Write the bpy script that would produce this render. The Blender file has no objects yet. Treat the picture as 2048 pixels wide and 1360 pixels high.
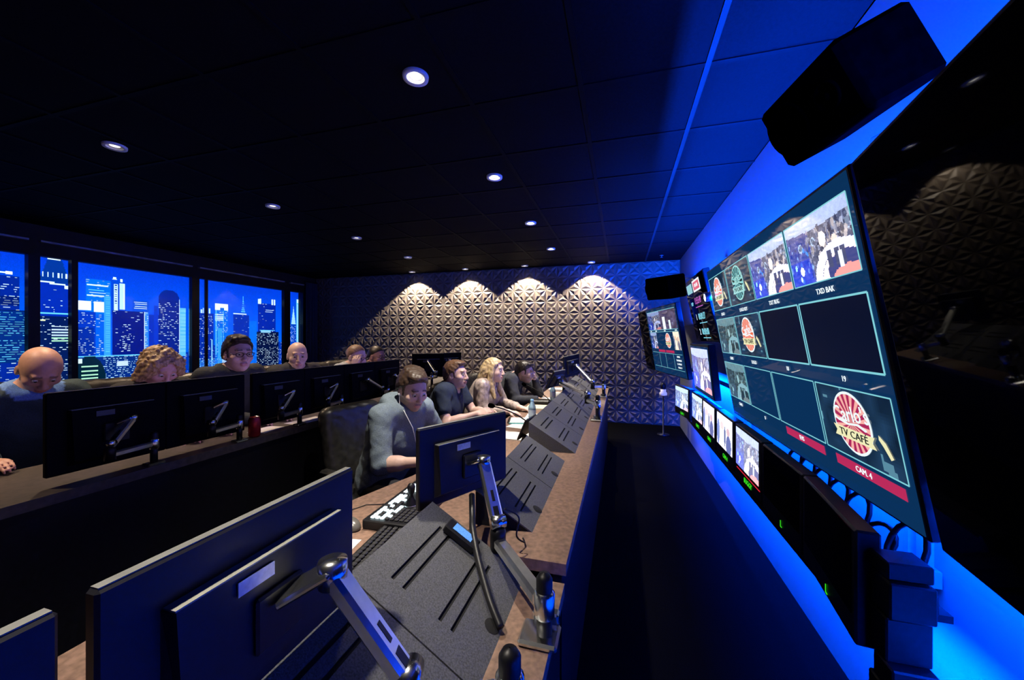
import bpy, math, random
import numpy as np
from mathutils import Vector, Matrix
random.seed(7); RNG = np.random.default_rng(7)
R = math.radians
sc = bpy.context.scene
COL = sc.collection

# ------------------------------------------------------------------ camera
CAMH = 1.48
cd = bpy.data.cameras.new('camera'); cam = bpy.data.objects.new('camera', cd); COL.objects.link(cam)
cd.sensor_width = 36.0; cd.lens = 36.0 * 760 / 2048; cd.clip_start = 0.02
cd.shift_y = -0.002
cam.location = (0, 0, CAMH); cam.rotation_euler = (R(90), 0, R(16.0))
sc.camera = cam
# ------------------------------------------------------------------ world, exposure
w = bpy.data.worlds.new('world'); sc.world = w; w.use_nodes = True
w.node_tree.nodes['Background'].inputs[0].default_value = (0.0, 0.0, 0.0, 1)
w.node_tree.nodes['Background'].inputs[1].default_value = 0.0
vs = sc.view_settings
vs.view_transform = 'Standard'; vs.look = 'None'; vs.exposure = 0.0; vs.gamma = 1.0; vs.use_curve_mapping = False
try:
    sc.cycles.use_denoising = True
    sc.cycles.max_bounces = 6
except Exception:
    pass
# ------------------------------------------------------------------ large area lights: LED strips behind the displays, with an added low one
BLUE = (0.0, 0.052, 1.0)
def area(name, loc, rot, sx, sy, power, color):
    l = bpy.data.lights.new(name, 'AREA'); l.shape = 'RECTANGLE'; l.size = sx; l.size_y = sy
    l.energy = power; l.color = color
    o = bpy.data.objects.new(name, l); COL.objects.link(o); o.location = loc; o.rotation_euler = rot
    return o
LED_UP = area('led_light_up', (0.82, 2.45, 1.66), (R(180), 0, 0), 0.03, 6.2, 1650, BLUE)
LED_DOWN = area('led_light_down', (0.84, 2.45, 1.06), (0, R(-35), 0), 0.03, 6.2, 600, BLUE)
LED_LOW_FILL = area('led_fill_low', (0.80, 2.45, 0.535), (0, R(-50), 0), 0.03, 6.2, 330, BLUE)  # added unseen lamp that brightens the lower wall
SPOT_FRONT, SPOT_ROW2, SPOT_WALL = 260.0, 120.0, 155.0
PIC = 1.7       # brightness of the pictures on the screens
SKY = 1.35       # brightness of the backlit skyline print

# ------------------------------------------------------------------ materials
MATS = {}
def mat(name, col, rough=0.6, metal=0.0, spec=0.5, var=0.0, scale=40.0, bump=0.0, emit=None, es=0.0, attr=None, sheen=0.0, coat=0.0):
    if name in MATS: return MATS[name]
    m = bpy.data.materials.new(name); m.use_nodes = True; MATS[name] = m
    nt = m.node_tree; b = nt.nodes['Principled BSDF']
    b.inputs['Base Color'].default_value = (*col, 1); b.inputs['Roughness'].default_value = rough
    b.inputs['Metallic'].default_value = metal; b.inputs['Specular IOR Level'].default_value = spec
    if coat: b.inputs['Coat Weight'].default_value = coat
    if sheen: b.inputs['Sheen Weight'].default_value = sheen
    if emit is not None:
        b.inputs['Emission Color'].default_value = (*emit, 1); b.inputs['Emission Strength'].default_value = es
    src = None
    if attr:
        a = nt.nodes.new('ShaderNodeAttribute'); a.attribute_name = attr; src = a.outputs['Color']
        nt.links.new(src, b.inputs['Base Color'])
    if var or bump:
        tc = nt.nodes.new('ShaderNodeTexCoord'); n = nt.nodes.new('ShaderNodeTexNoise')
        n.inputs['Scale'].default_value = scale; n.inputs['Detail'].default_value = 4
        nt.links.new(tc.outputs['Object'], n.inputs['Vector'])
        if var:
            mx = nt.nodes.new('ShaderNodeMix'); mx.data_type = 'RGBA'; mx.blend_type = 'MULTIPLY'
            mx.inputs['Factor'].default_value = 1.0
            cr = nt.nodes.new('ShaderNodeMapRange'); cr.inputs['From Min'].default_value = 0.3; cr.inputs['From Max'].default_value = 0.7
            cr.inputs['To Min'].default_value = 1 - var; cr.inputs['To Max'].default_value = 1 + var
            nt.links.new(n.outputs['Fac'], cr.inputs['Value'])
            if src: nt.links.new(src, mx.inputs['A'])
            else: mx.inputs['A'].default_value = (*col, 1)
            nt.links.new(cr.outputs['Result'], mx.inputs['B'])
            nt.links.new(mx.outputs['Result'], b.inputs['Base Color'])
        if bump:
            bp = nt.nodes.new('ShaderNodeBump'); bp.inputs['Strength'].default_value = bump; bp.inputs['Distance'].default_value = 0.004
            nt.links.new(n.outputs['Fac'], bp.inputs['Height']); nt.links.new(bp.outputs['Normal'], b.inputs['Normal'])
    return m
def emis_attr(name, strength, gloss=True):
    """flat print or screen picture: the colour of each cell glows"""
    m = bpy.data.materials.new(name); m.use_nodes = True; MATS[name] = m
    nt = m.node_tree; b = nt.nodes['Principled BSDF']
    a = nt.nodes.new('ShaderNodeAttribute'); a.attribute_name = 'col'
    b.inputs['Base Color'].default_value = (0.004, 0.004, 0.005, 1); b.inputs['Roughness'].default_value = 0.05 if gloss else 0.6
    nt.links.new(a.outputs['Color'], b.inputs['Emission Color']); b.inputs['Emission Strength'].default_value = strength
    return m
def emis(name, col, s):
    return mat(name, (0.004, 0.004, 0.004), 0.3, spec=0.05, emit=col, es=s)

M_black = mat('black plastic', (0.005, 0.005, 0.007), 0.42, spec=0.3, var=0.3, scale=60)
M_blackm = mat('black matt', (0.0003, 0.0003, 0.0004), 0.9, spec=0.0, var=0.3, scale=30)
M_navyp = mat('black plastic housing', (0.005, 0.005, 0.009), 0.5, spec=0.3, var=0.2, scale=90)
M_silver = mat('brushed aluminium', (0.72, 0.74, 0.74), 0.28, metal=1.0, var=0.12, scale=25)
M_silver2 = mat('cast aluminium', (0.66, 0.68, 0.68), 0.22, metal=1.0, var=0.1, scale=18)
M_wood = mat('brown worktop laminate', (0.19, 0.115, 0.08), 0.45, var=0.35, scale=55)
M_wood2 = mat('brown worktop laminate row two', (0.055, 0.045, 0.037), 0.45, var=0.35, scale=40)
M_panel = mat('dark grey speckled steel', (0.062, 0.064, 0.068), 0.62, var=0.5, scale=260, bump=0.25)
M_slot = mat('slot dark', (0.002, 0.002, 0.002), 0.9, var=0.1)
M_leather = mat('black leather', (0.016, 0.015, 0.013), 0.38, var=0.4, scale=30, bump=0.3)
M_paper = mat('white paper', (0.75, 0.75, 0.72), 0.7, var=0.04, scale=20)
M_white = mat('white plastic', (0.7, 0.7, 0.7), 0.5, var=0.03)
M_wall = mat('wall paint', (0.15, 0.155, 0.16), 0.7, var=0.03, scale=12)
M_dark = mat('dark wall', (0.012, 0.012, 0.016), 0.8, var=0.2, scale=10)
M_tile = mat('black ceiling tile', (0.0045, 0.0045, 0.0052), 0.85, spec=0.05, var=0.35, scale=70)
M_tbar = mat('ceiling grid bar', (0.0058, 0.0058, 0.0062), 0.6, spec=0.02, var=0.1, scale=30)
M_tbar_lit = mat('lit ceiling grid bar', (0.020, 0.020, 0.021), 0.5, spec=0.05, var=0.15, scale=5)  # lighter copy: light caught by this one bar is put into its colour
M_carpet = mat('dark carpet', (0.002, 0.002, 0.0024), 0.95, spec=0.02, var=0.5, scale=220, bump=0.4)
M_relief = mat('taupe relief wall panel', (0.20, 0.165, 0.135), 0.42, var=0.08, scale=30)
M_glassoff = mat('switched off screen glass', (0.002, 0.002, 0.003), 0.03, spec=0.02, var=0.1)
M_screen = mat('lit screen glass', (0.002, 0.003, 0.005), 0.03, spec=0.04, emit=(0.003, 0.030, 0.100), es=1.0, var=0.05)
M_work = mat('lit work screen', (0.01, 0.01, 0.01), 0.3, emit=(0.75, 0.50, 1.0), es=1.0, var=0.05)
M_line = emis('picture frame line', (0.25, 0.72, 0.80), 0.9)
M_txtw = emis('caption white', (0.85, 0.95, 1.0), 1.1)
M_txtc = emis('caption cyan', (0.25, 0.75, 0.9), 1.0)
M_txtm = emis('caption magenta', (0.55, 0.12, 0.55), 1.0)
M_red = emis('tally red', (0.62, 0.03, 0.13), 0.8)
M_green = emis('tally green', (0.05, 0.9, 0.02), 0.9)
M_redline = emis('tally red line', (0.9, 0.02, 0.05), 0.9)
M_pic = emis_attr('screen picture', PIC)
M_print = emis_attr('backlit skyline print', SKY, False)

# ------------------------------------------------------------------ mesh helpers
class MB:
    def __init__(s): s.v = []; s.f = []; s.m = []; s.sm = []
    def add(s, vs, fs, smooth=False, mi=0):
        o = len(s.v); s.v += [tuple(p) for p in vs]; s.f += [tuple(i + o for i in f) for f in fs]
        s.m += [mi] * len(fs); s.sm += [smooth] * len(fs); return s
    def box(s, c, d, M=None, mi=0, bev=0.0):
        hx, hy, hz = d[0] / 2, d[1] / 2, d[2] / 2
        if bev <= 0:
            P = [Vector((x * hx, y * hy, z * hz)) for z in (-1, 1) for y in (-1, 1) for x in (-1, 1)]
            F = [(0, 2, 3, 1), (4, 5, 7, 6), (0, 1, 5, 4), (2, 6, 7, 3), (0, 4, 6, 2), (1, 3, 7, 5)]
        else:
            b = min(bev, hx * .9, hy * .9, hz * .9); P = []; F = []
            # chamfered box: octagon-like cage
            idx = {}
            for sx in (-1, 1):
                for sy in (-1, 1):
                    for sz in (-1, 1):
                        for ax in range(3):
                            p = [sx * (hx - b), sy * (hy - b), sz * (hz - b)]
                            p[ax] = (sx * hx, sy * hy, sz * hz)[ax]
                            idx[(sx, sy, sz, ax)] = len(P); P.append(Vector(p))
            g = lambda *k: idx[k]
            for a in range(3):
                b1, b2 = (a + 1) % 3, (a + 2) % 3
                for sg in (-1, 1):
                    def k(s1, s2, ax):
                        t = [0, 0, 0]; t[a] = sg; t[b1] = s1; t[b2] = s2; return g(t[0], t[1], t[2], ax)
                    q = [k(-1, -1, a), k(1, -1, a), k(1, 1, a), k(-1, 1, a)]
                    F.append(tuple(q if sg > 0 else q[::-1]))
                # edges along axis a
                for s1 in (-1, 1):
                    for s2 in (-1, 1):
                        def e(sa, ax):
                            t = [0, 0, 0]; t[a] = sa; t[b1] = s1; t[b2] = s2; return g(t[0], t[1], t[2], ax)
                        q = [e(-1, b1), e(1, b1), e(1, b2), e(-1, b2)]
                        F.append(tuple(q if s1 * s2 < 0 else q[::-1]))
            for sx in (-1, 1):
                for sy in (-1, 1):
                    for sz in (-1, 1):
                        q = (g(sx, sy, sz, 0), g(sx, sy, sz, 1), g(sx, sy, sz, 2))
                        F.append(q if sx * sy * sz > 0 else q[::-1])
        c = Vector(c)
        P = [(M @ p if M is not None else p) + c for p in P]
        return s.add(P, F, False, mi)
    def beam(s, a, b, wd, ht, up=(0, 0, 1), mi=0, bev=0.0, w2=None, h2=None):
        a = Vector(a); b = Vector(b); z = (b - a); L = z.length; z.normalize()
        x = Vector(up).cross(z)
        if x.length < 1e-4: x = Vector((1, 0, 0)).cross(z)
        x.normalize(); y = z.cross(x)
        M = Matrix((x, y, z)).transposed()
        if w2 is None: return s.box((a + b) / 2, (wd, ht, L), M, mi, bev)
        P = []
        for t, ww, hh in ((-1, wd, ht), (1, w2, h2 or ht)):
            for sy in (-1, 1):
                for sx in (-1, 1): P.append((a + b) / 2 + M @ Vector((sx * ww / 2, sy * hh / 2, t * L / 2)))
        return s.add(P, [(0, 2, 3, 1), (4, 5, 7, 6), (0, 1, 5, 4), (2, 6, 7, 3), (0, 4, 6, 2), (1, 3, 7, 5)], False, mi)
    def tube(s, pts, r, n=10, mi=0, cap=True):
        pts = [Vector(p) for p in pts]; rs = r if isinstance(r, (list, tuple)) else [r] * len(pts)
        V = []; prev = None
        for i, p in enumerate(pts):
            t = (pts[min(i + 1, len(pts) - 1)] - pts[max(i - 1, 0)]).normalized()
            if prev is None:
                u = t.cross(Vector((0, 0, 1)))
                if u.length < 1e-3: u = t.cross(Vector((1, 0, 0)))
            else: u = prev - t * prev.dot(t)
            u.normalize(); prev = u; v2 = t.cross(u)
            for k in range(n):
                a = 2 * math.pi * k / n; V.append(p + (u * math.cos(a) + v2 * math.sin(a)) * rs[i])
        F = [(i * n + k, i * n + (k + 1) % n, (i + 1) * n + (k + 1) % n, (i + 1) * n + k) for i in range(len(pts) - 1) for k in range(n)]
        s.add(V, F, True, mi)
        if cap:
            o = len(s.v) - len(V)
            s.f += [tuple(range(o + n - 1, o - 1, -1)), tuple(range(o + (len(pts) - 1) * n, o + len(pts) * n))]
            s.m += [mi, mi]; s.sm += [False, False]
        return s
    def lathe(s, prof, c=(0, 0, 0), n=24, M=None, mi=0, smooth=True):
        c = Vector(c); V = []
        for r, z in prof:
            for k in range(n):
                a = 2 * math.pi * k / n; p = Vector((r * math.cos(a), r * math.sin(a), z)); V.append((M @ p if M is not None else p) + c)
        F = [(i * n + k, i * n + (k + 1) % n, (i + 1) * n + (k + 1) % n, (i + 1) * n + k) for i in range(len(prof) - 1) for k in range(n)]
        return s.add(V, F, smooth, mi)
    def prism(s, poly, z0, z1, M=None, c=(0, 0, 0), mi=0):
        n = len(poly); c = Vector(c)
        P = [Vector((x, y, z)) for z in (z0, z1) for x, y in poly]
        P = [(M @ p if M is not None else p) + c for p in P]
        F = [tuple(range(n - 1, -1, -1)), tuple(range(n, 2 * n))] + [(i, (i + 1) % n, n + (i + 1) % n, n + i) for i in range(n)]
        return s.add(P, F, False, mi)
    def mesh(s, name, mats, org=(0, 0, 0)):
        me = bpy.data.meshes.new(name); o = Vector(org)
        me.from_pydata([tuple(Vector(p) - o) for p in s.v], [], s.f)
        for m in (mats if isinstance(mats, (list, tuple)) else [mats]): me.materials.append(m)
        me.polygons.foreach_set('material_index', s.m); me.polygons.foreach_set('use_smooth', s.sm); me.update()
        return me
    def build(s, name, mats, parent=None, org=None):
        """world coordinates; as a child the vertices are kept relative to the parent's place"""
        if org is None: org = parent_origin(parent) if parent is not None else (0, 0, 0)
        me = s.mesh(name, mats, org)
        return link(name, me, parent, (0, 0, 0) if parent is not None else org)
def parent_origin(p):
    o = Vector((0, 0, 0))
    while p is not None: o += p.location; p = p.parent
    return o
def link(name, data, parent=None, loc=(0, 0, 0)):
    o = bpy.data.objects.new(name, data); COL.objects.link(o); o.location = loc
    if parent is not None: o.parent = parent
    return o
def tag(o, label, cat, group=None):
    o['label'] = label; o['category'] = cat
    if group: o['group'] = group
    return o
def thing(name, label, cat, loc=(0, 0, 0), rot=(0, 0, 0), group=None):
    o = link(name, None, None, loc); o.rotation_euler = rot; o.empty_display_size = 0.05
    return tag(o, label, cat, group)
def struct(o, label=None):
    o['kind'] = 'structure'
    if label: o['label'] = label
    return o
def child(mb, name, mats, parent):
    """vertices already in the parent's own coordinates"""
    return link(name, mb.mesh(name, mats), parent)
def copy_tree(o, parent=None):
    c = o.copy(); COL.objects.link(c); c.parent = parent
    for ch in [k for k in bpy.data.objects if k.parent == o]: copy_tree(ch, c)
    return c

def raster(name, img, w, h, parent, org=(0, 0, 0), m=None):
    """flat picture: a grid of coloured cells in the x-z plane of the parent, facing -y; img[row from top][col]"""
    nr, nc = img.shape[:2]
    xs = np.linspace(-w / 2, w / 2, nc + 1); zs = np.linspace(h, 0, nr + 1)
    X, Z = np.meshgrid(xs, zs); V = np.stack([X + org[0], np.full_like(X, org[1]), Z + org[2]], -1).reshape(-1, 3)
    i, j = np.meshgrid(np.arange(nr), np.arange(nc), indexing='ij'); a = i * (nc + 1) + j
    F = np.stack([a, a + nc + 1, a + nc + 2, a + 1], -1).reshape(-1, 4)
    me = bpy.data.meshes.new(name)
    me.vertices.add(len(V)); me.vertices.foreach_set('co', V.astype(np.float32).ravel())
    me.loops.add(F.size); me.loops.foreach_set('vertex_index', F.astype(np.int32).ravel())
    me.polygons.add(len(F)); me.polygons.foreach_set('loop_start', np.arange(0, F.size, 4, dtype=np.int32))
    me.update(calc_edges=True); me.validate()
    at = me.attributes.new('col', 'FLOAT_COLOR', 'CORNER')
    c = np.concatenate([img.reshape(-1, 3), np.ones((len(F), 1))], 1)
    at.data.foreach_set('color', np.repeat(c, 4, 0).astype(np.float32).ravel())
    me.materials.append(m or M_pic)
    return link(name, me, parent)

_tcache = {}
def text_mesh(s, size, depth=0.0006):
    k = (s, size)
    if k in _tcache: return _tcache[k]
    cu = bpy.data.curves.new('t', 'FONT'); cu.body = s; cu.size = size; cu.align_x = 'CENTER'; cu.align_y = 'CENTER'; cu.extrude = depth; cu.resolution_u = 2
    o = bpy.data.objects.new('t', cu); COL.objects.link(o)
    dg = bpy.context.evaluated_depsgraph_get(); dg.update()
    me = bpy.data.meshes.new_from_object(o.evaluated_get(dg)); bpy.data.objects.remove(o)
    _tcache[k] = me; return me
def text(s, size, parent, loc, m, name='caption', sx=1.0):
    me = text_mesh(s, size).copy(); me.materials.clear(); me.materials.append(m)
    o = link(name, me, parent, loc); o.rotation_euler = (R(90), 0, 0); o.scale = (sx, 1, 1)
    return o

# =================================================================== the room
XR, XL, YB, YF, ZC = 0.95, -6.5, 6.9, -2.0, 2.79
PLAT = 0.15
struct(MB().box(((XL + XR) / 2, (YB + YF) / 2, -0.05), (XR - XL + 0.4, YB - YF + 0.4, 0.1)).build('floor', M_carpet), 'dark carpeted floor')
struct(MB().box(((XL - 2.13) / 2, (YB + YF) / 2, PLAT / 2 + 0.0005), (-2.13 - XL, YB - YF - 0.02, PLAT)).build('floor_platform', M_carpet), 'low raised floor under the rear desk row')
struct(MB().box((XR + 0.06, (YB + YF) / 2, ZC / 2), (0.12, YB - YF, ZC)).build('wall_right', M_wall), 'pale wall behind the big displays, washed in blue light')
struct(MB().box(((XL + XR) / 2, YF - 0.06, ZC / 2), (XR - XL, 0.12, ZC)).build('wall_front', M_dark))
wb = struct(MB().box(((XL + XR) / 2, YB + 0.06, ZC / 2), (XR - XL, 0.12, ZC)).build('wall_back', M_relief), 'far wall clad in relief panels with a star pattern')
WY0, WY1, WZ0, WZ1 = 1.55, 6.53, 0.62, 2.44
m = MB()
m.box((XL - 0.06, (YF + WY0) / 2, ZC / 2), (0.12, WY0 - YF, ZC)).box((XL - 0.06, (WY1 + YB) / 2, ZC / 2), (0.12, YB - WY1, ZC))
m.box((XL - 0.06, (WY0 + WY1) / 2, WZ0 / 2), (0.12, WY1 - WY0, WZ0)).box((XL - 0.06, (WY0 + WY1) / 2, (WZ1 + ZC) / 2), (0.12, WY1 - WY0, ZC - WZ1))
struct(m.build('wall_left', M_dark), 'dark wall around the skyline windows')
# relief panels: square cells, each of four triangles raised to a low pyramid
CW, CH, DEP = 7.45 / 36, ZC / 13, 0.026
def relief(nx, nz):
    mb = MB()
    for i in range(nx):
        for k in range(nz):
            x0, z0 = i * CW, k * CH
            c = [(x0, z0), (x0 + CW, z0), (x0 + CW, z0 + CH), (x0, z0 + CH)]; ce = (x0 + CW / 2, z0 + CH / 2)
            for q in range(4):
                a, b = c[q], c[(q + 1) % 4]
                ap = ((a[0] + b[0]) * 0.29 + ce[0] * 0.42, -DEP, (a[1] + b[1]) * 0.29 + ce[1] * 0.42)
                A = (a[0], -0.004, a[1]); B = (b[0], -0.004, b[1]); C_ = (ce[0], -0.004, ce[1])
                mb.add([A, B, C_, ap], [(0, 1, 3), (1, 2, 3), (2, 0, 3)])
    x1, z1 = nx * CW, nz * CH
    g = 0.0006
    mb.add([(g, -0.004, g), (x1 - g, -0.004, g), (x1 - g, -0.004, z1 - g), (g, -0.004, z1 - g), (g, 0, g), (x1 - g, 0, g), (x1 - g, 0, z1 - g), (g, 0, z1 - g)],
           [(0, 4, 5, 1), (1, 5, 6, 2), (2, 6, 7, 3), (3, 7, 4, 0)])
    return mb
me3, me1 = relief(3, 3).mesh('relief_panel', M_relief), relief(3, 1).mesh('relief_panel', M_relief)
for i in range(12):
    link('relief_panel', me1, wb, (XL + i * 3 * CW, YB, 0))
    for k in range(4): link('relief_panel', me3, wb, (XL + i * 3 * CW, YB, CH + k * 3 * CH))
# ceiling: slab, tiles, grid bars
ce = struct(MB().box(((XL + XR) / 2, (YB + YF) / 2, ZC + 0.07), (XR - XL + 0.24, YB - YF + 0.24, 0.06)).build('ceiling', M_blackm), 'black suspended ceiling with square tiles')
xb = [0.4 - 0.6 * k for k in range(12)]; yb = [2.0 - 0.6 * k for k in range(4, -1, -1)] + [2.0 + 0.6 * k for k in range(1, 9)]
XS = sorted([XL] + xb + [XR]); YS = sorted([-0.4] + yb[1:] + [YB]) if yb[0] <= -0.4 else sorted([-0.4] + yb + [YB])
tm = {}
for a, b in zip(XS, XS[1:]):
    for c, d in zip(YS, YS[1:]):
        k = (round(b - a, 3), round(d - c, 3))
        if k not in tm: tm[k] = MB().box((0, 0, 0.011), (k[0] - 0.014, k[1] - 0.014, 0.022)).mesh('ceiling_tile', M_tile)
        link('ceiling_tile', tm[k], ce, ((a + b) / 2, (c + d) / 2, ZC))
link('ceiling_tile', MB().box((0, 0, 0.011), (XR - XL, 1.6, 0.022)).mesh('ceiling_tile', M_tile), ce, ((XL + XR) / 2, -1.2, ZC))
mx = MB().box((0, 0, 0.008), (0.026, YB + 0.4, 0.022)).mesh('grid_bar', M_tbar); my = MB().box((0, 0, 0.0085), (XR - XL, 0.026, 0.022)).mesh('grid_bar', M_tbar)
mxl = mx.copy(); mxl.materials.clear(); mxl.materials.append(M_tbar_lit)
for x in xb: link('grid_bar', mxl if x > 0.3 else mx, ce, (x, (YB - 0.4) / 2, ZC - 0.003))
for y in YS[1:-1]: link('grid_bar', my, ce, ((XL + XR) / 2, y, ZC - 0.003))
# sprinkler head near the far corner
sp = thing('sprinkler_head', 'tiny sprinkler head on the ceiling near the blue corner', 'sprinkler', (0.62, 6.45, ZC - 0.035))
child(MB().lathe([(0.001, 0), (0.022, 0.002), (0.022, 0.005), (0.006, 0.008), (0.006, 0.031)], n=12), 'deflector', M_silver, sp)
child(MB().lathe([(0.006, 0.029), (0.03, 0.031), (0.03, 0.035)], n=14), 'rosette', M_silver, sp)

# downlights
ring = MB().lathe([(0.044, 0.0), (0.062, -0.004), (0.064, 0.006), (0.064, 0.012)], n=28).mesh('trim_ring', mat('downlight trim', (0.75, 0.75, 0.72), 0.5, var=0.02))
refl = MB().lathe([(0.044, 0.0), (0.040, 0.008), (0.030, 0.011), (0.026, 0.0112)], n=28).mesh('reflector', mat('downlight reflector', (0.8, 0.8, 0.78), 0.35, var=0.02))
def bulbmesh(s): return MB().lathe([(0.027, 0.0105), (0.02, 0.008), (0.001, 0.0065)][::-1], n=20).mesh('bulb', emis('downlight bulb %g' % s, (1.0, 0.96, 0.9), s))
b_hi, b_lo, b_wl = bulbmesh(30), bulbmesh(2.2), bulbmesh(9)
def downlight(x, y, label, group, bulb, power, size, blend, color=(1.0, 0.90, 0.77), rad=0.03):
    t = thing('ceiling_downlight', label, 'ceiling light', (x, y, ZC - 0.0135), group=group)
    link('trim_ring', ring, t); link('reflector', refl, t); link('bulb', bulb, t)
    l = bpy.data.lights.new('downlight_beam', 'SPOT'); l.energy = power; l.spot_size = R(size); l.spot_blend = blend; l.color = color; l.shadow_soft_size = rad
    link('beam', l, t, (0, 0, -0.002))
    return t
for y in (1.69, 2.92, 4.2, 5.5, 0.45):
    downlight(-0.985, y, 'bright round recessed downlight in the row above the front desk', 'downlights above the front desk', b_hi, SPOT_FRONT, 66, 0.75)
for y in (0.52, 1.74, 2.96, 4.2, 5.44):
    downlight(-3.31, y, 'dim round recessed downlight in the row behind the rear desk row', 'dim downlights over the rear seats', b_lo, SPOT_ROW2, 100, 0.7, (1.0, 0.72, 0.48))
for x in (-0.49, -1.67, -2.83, -3.96):
    t = downlight(x, 6.66, 'small downlight close to the relief wall casting a scallop of light', 'wall-washing downlights', b_wl, SPOT_WALL, 104, 0.12, (1.0, 0.86, 0.68), 0.012)

# skyline windows: frame, panes, the backlit print
win = struct(link('window_1', None, None, (XL, 0, 0)), 'wide dark framed window band with a backlit night skyline')
def wbar(name, y0, y1, z0, z1, dx=0.07, x=0.0, mt=M_black):
    return child(MB().box((x, (y0 + y1) / 2, (z0 + z1) / 2), (dx, y1 - y0, z1 - z0)), name, mt, win)
for a, b in ((2.632, 2.725), (2.987, 3.045), (4.345, 4.455), (6.044, 6.187)): wbar('mullion', a, b, WZ0, WZ1)
wbar('mullion', 4.562, 4.60, WZ0, WZ1, 0.03)
wbar('mullion', WY0 - 0.03, WY0 + 0.03, WZ0, WZ1); wbar('mullion', WY1 - 0.02, WY1 + 0.02, WZ0, WZ1)
wbar('sill', WY0, WY1, WZ0 - 0.04, WZ0 + 0.02, 0.16, 0.02)
M_trim = mat('glossy dark header trim', (0.4, 0.45, 0.5), 0.3, var=0.5, scale=6)
for a, b in ((WY0, 2.632), (2.725, 4.345), (4.455, 6.044), (6.187, 6.53)): wbar('header_trim', a, b, 2.592, 2.612, 0.05, 0.025, M_trim)
gm = bpy.data.materials.new('window glass'); gm.use_nodes = True; nt = gm.node_tree; nt.nodes.clear()
o_ = nt.nodes.new('ShaderNodeOutputMaterial'); ms = nt.nodes.new('ShaderNodeMixShader'); tr = nt.nodes.new('ShaderNodeBsdfTransparent'); gl = nt.nodes.new('ShaderNodeBsdfGlossy')
lw = nt.nodes.new('ShaderNodeLayerWeight'); lw.inputs[0].default_value = 0.18; gl.inputs['Roughness'].default_value = 0.05
nt.links.new(lw.outputs['Fresnel'], ms.inputs[0]); nt.links.new(tr.outputs[0], ms.inputs[1]); nt.links.new(gl.outputs[0], ms.inputs[2]); nt.links.new(ms.outputs[0], o_.inputs[0])
for a, b in ((WY0 + .03, 2.632), (2.725, 2.987), (3.045, 4.345), (4.455, 4.562), (4.60, 6.044), (6.187, 6.51)):
    wbar('pane', a, b, WZ0 + 0.02, WZ1, 0.006, -0.03, gm)
# the print, painted in metres along the wall (y) and up (z)
PY0, PY1, PZ0, PZ1, PR = 1.5, 6.58, 0.60, 2.52, 0.0085
NC, NR = int((PY1 - PY0) / PR), int((PZ1 - PZ0) / PR)
yy = PY0 + (np.arange(NC) + .5) * PR; zz = PZ1 - (np.arange(NR) + .5) * PR
YY, ZZ = np.meshgrid(yy, zz)
sky = np.zeros((NR, NC, 3)); g = np.clip((ZZ - 1.0) / 1.5, 0, 1)[..., None]
sky[:] = (1 - g) * np.array([0.0, 0.13, 0.95]) + g * np.array([0.0, 0.035, 0.62])
sky *= (0.9 + 0.2 * RNG.random((NR, NC, 1)))
DK, MD, LB = (0.0, 0.004, 0.055), (0.0, 0.016, 0.30), (0.0, 0.17, 0.95)
WH, CY, GR = (0.65, 0.85, 1.0), (0.12, 0.62, 0.9), (0.45, 0.9, 0.6)
def rect(y0, y1, z0, z1, c, a=1.0):
    k = (YY >= y0) & (YY <= y1) & (ZZ >= z0) & (ZZ <= z1); sky[k] = sky[k] * (1 - a) + np.array(c) * a
def lights(y0, y1, z0, z1, dens, c=WH, dy=0.022, dz=0.026, wmax=3, amp=1.0):
    z = z1 - 0.02
    while z > z0:
        y = y0 + 0.006
        while y < y1 - 0.01:
            if random.random() < dens:
                n = random.randint(1, wmax); v = random.uniform(0.35, 1.0) * amp
                rect(y, min(y + PR * n + 0.004, y1), z, z + 0.008, [min(1, q * v) for q in c]); y += n * PR
            y += dy
        z -= dz
def bld(y0, y1, zt, c, dens=0.2, z0=0.6, **k):
    rect(y0, y1, z0, zt, c); lights(y0, y1, z0, zt, dens, **k)
# far haze of lower city
for y in np.arange(1.5, 6.6, 0.12):
    bld(y, y + 0.13, 1.15 + 0.3 * random.random(), (0.0, 0.03, 0.42), 0.25, amp=0.6)
bld(1.5, 1.9, 2.1, MD, 0.2); bld(1.9, 2.2, 1.9, DK, 0.35); bld(2.2, 2.62, 2.18, MD, 0.30, wmax=7); rect(2.2, 2.62, 1.85, 1.95, DK, .6)
rect(2.40, 2.55, 2.205, 2.225, WH); rect(2.52, 2.57, 2.195, 2.235, (0.9, 0.98, 1))
rect(1.5, 2.72, 1.785, 1.80, DK); rect(1.5, 2.72, 1.2, 1.785, (0, 0.02, 0.2)); lights(1.5, 2.72, 1.2, 1.785, 0.55, c=CY, wmax=8, amp=0.8)
# crowned tower
for q in range(24):
    z = 2.14 + 0.30 * q / 24; hw = 0.135 * (1 - 0.6 * q / 24); rect(2.905 - hw, 2.905 + hw, z, z + 0.02, (0, 0.03, 0.30))
rect(2.845, 2.955, 2.425, 2.462, WH)
for y in (2.80, 2.84, 2.885, 2.93, 2.96, 3.0): rect(y, y + 0.012, 2.21, 2.27, WH)
rect(2.77, 3.04, 1.2, 2.15, (0, 0.02, 0.42)); rect(2.77, 2.90, 2.145, 2.165, WH); rect(2.86, 3.0, 2.125, 2.145, WH); rect(2.99, 3.04, 2.09, 2.13, WH)
lights(2.80, 2.98, 1.80, 2.08, 0.12); rect(2.77, 3.03, 1.775, 1.785, CY); rect(2.77, 3.045, 0.6, 1.75, (0, 0.008, 0.09)); lights(2.77, 3.04, 0.9, 1.75, 0.18)
rect(2.77, 2.83, 1.685, 1.70, (.8, .95, .5))
for z in np.arange(1.44, 1.64, 0.035): rect(2.88, 3.03, z, z + 0.014, GR if z < 1.5 else WH, 0.8)
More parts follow.
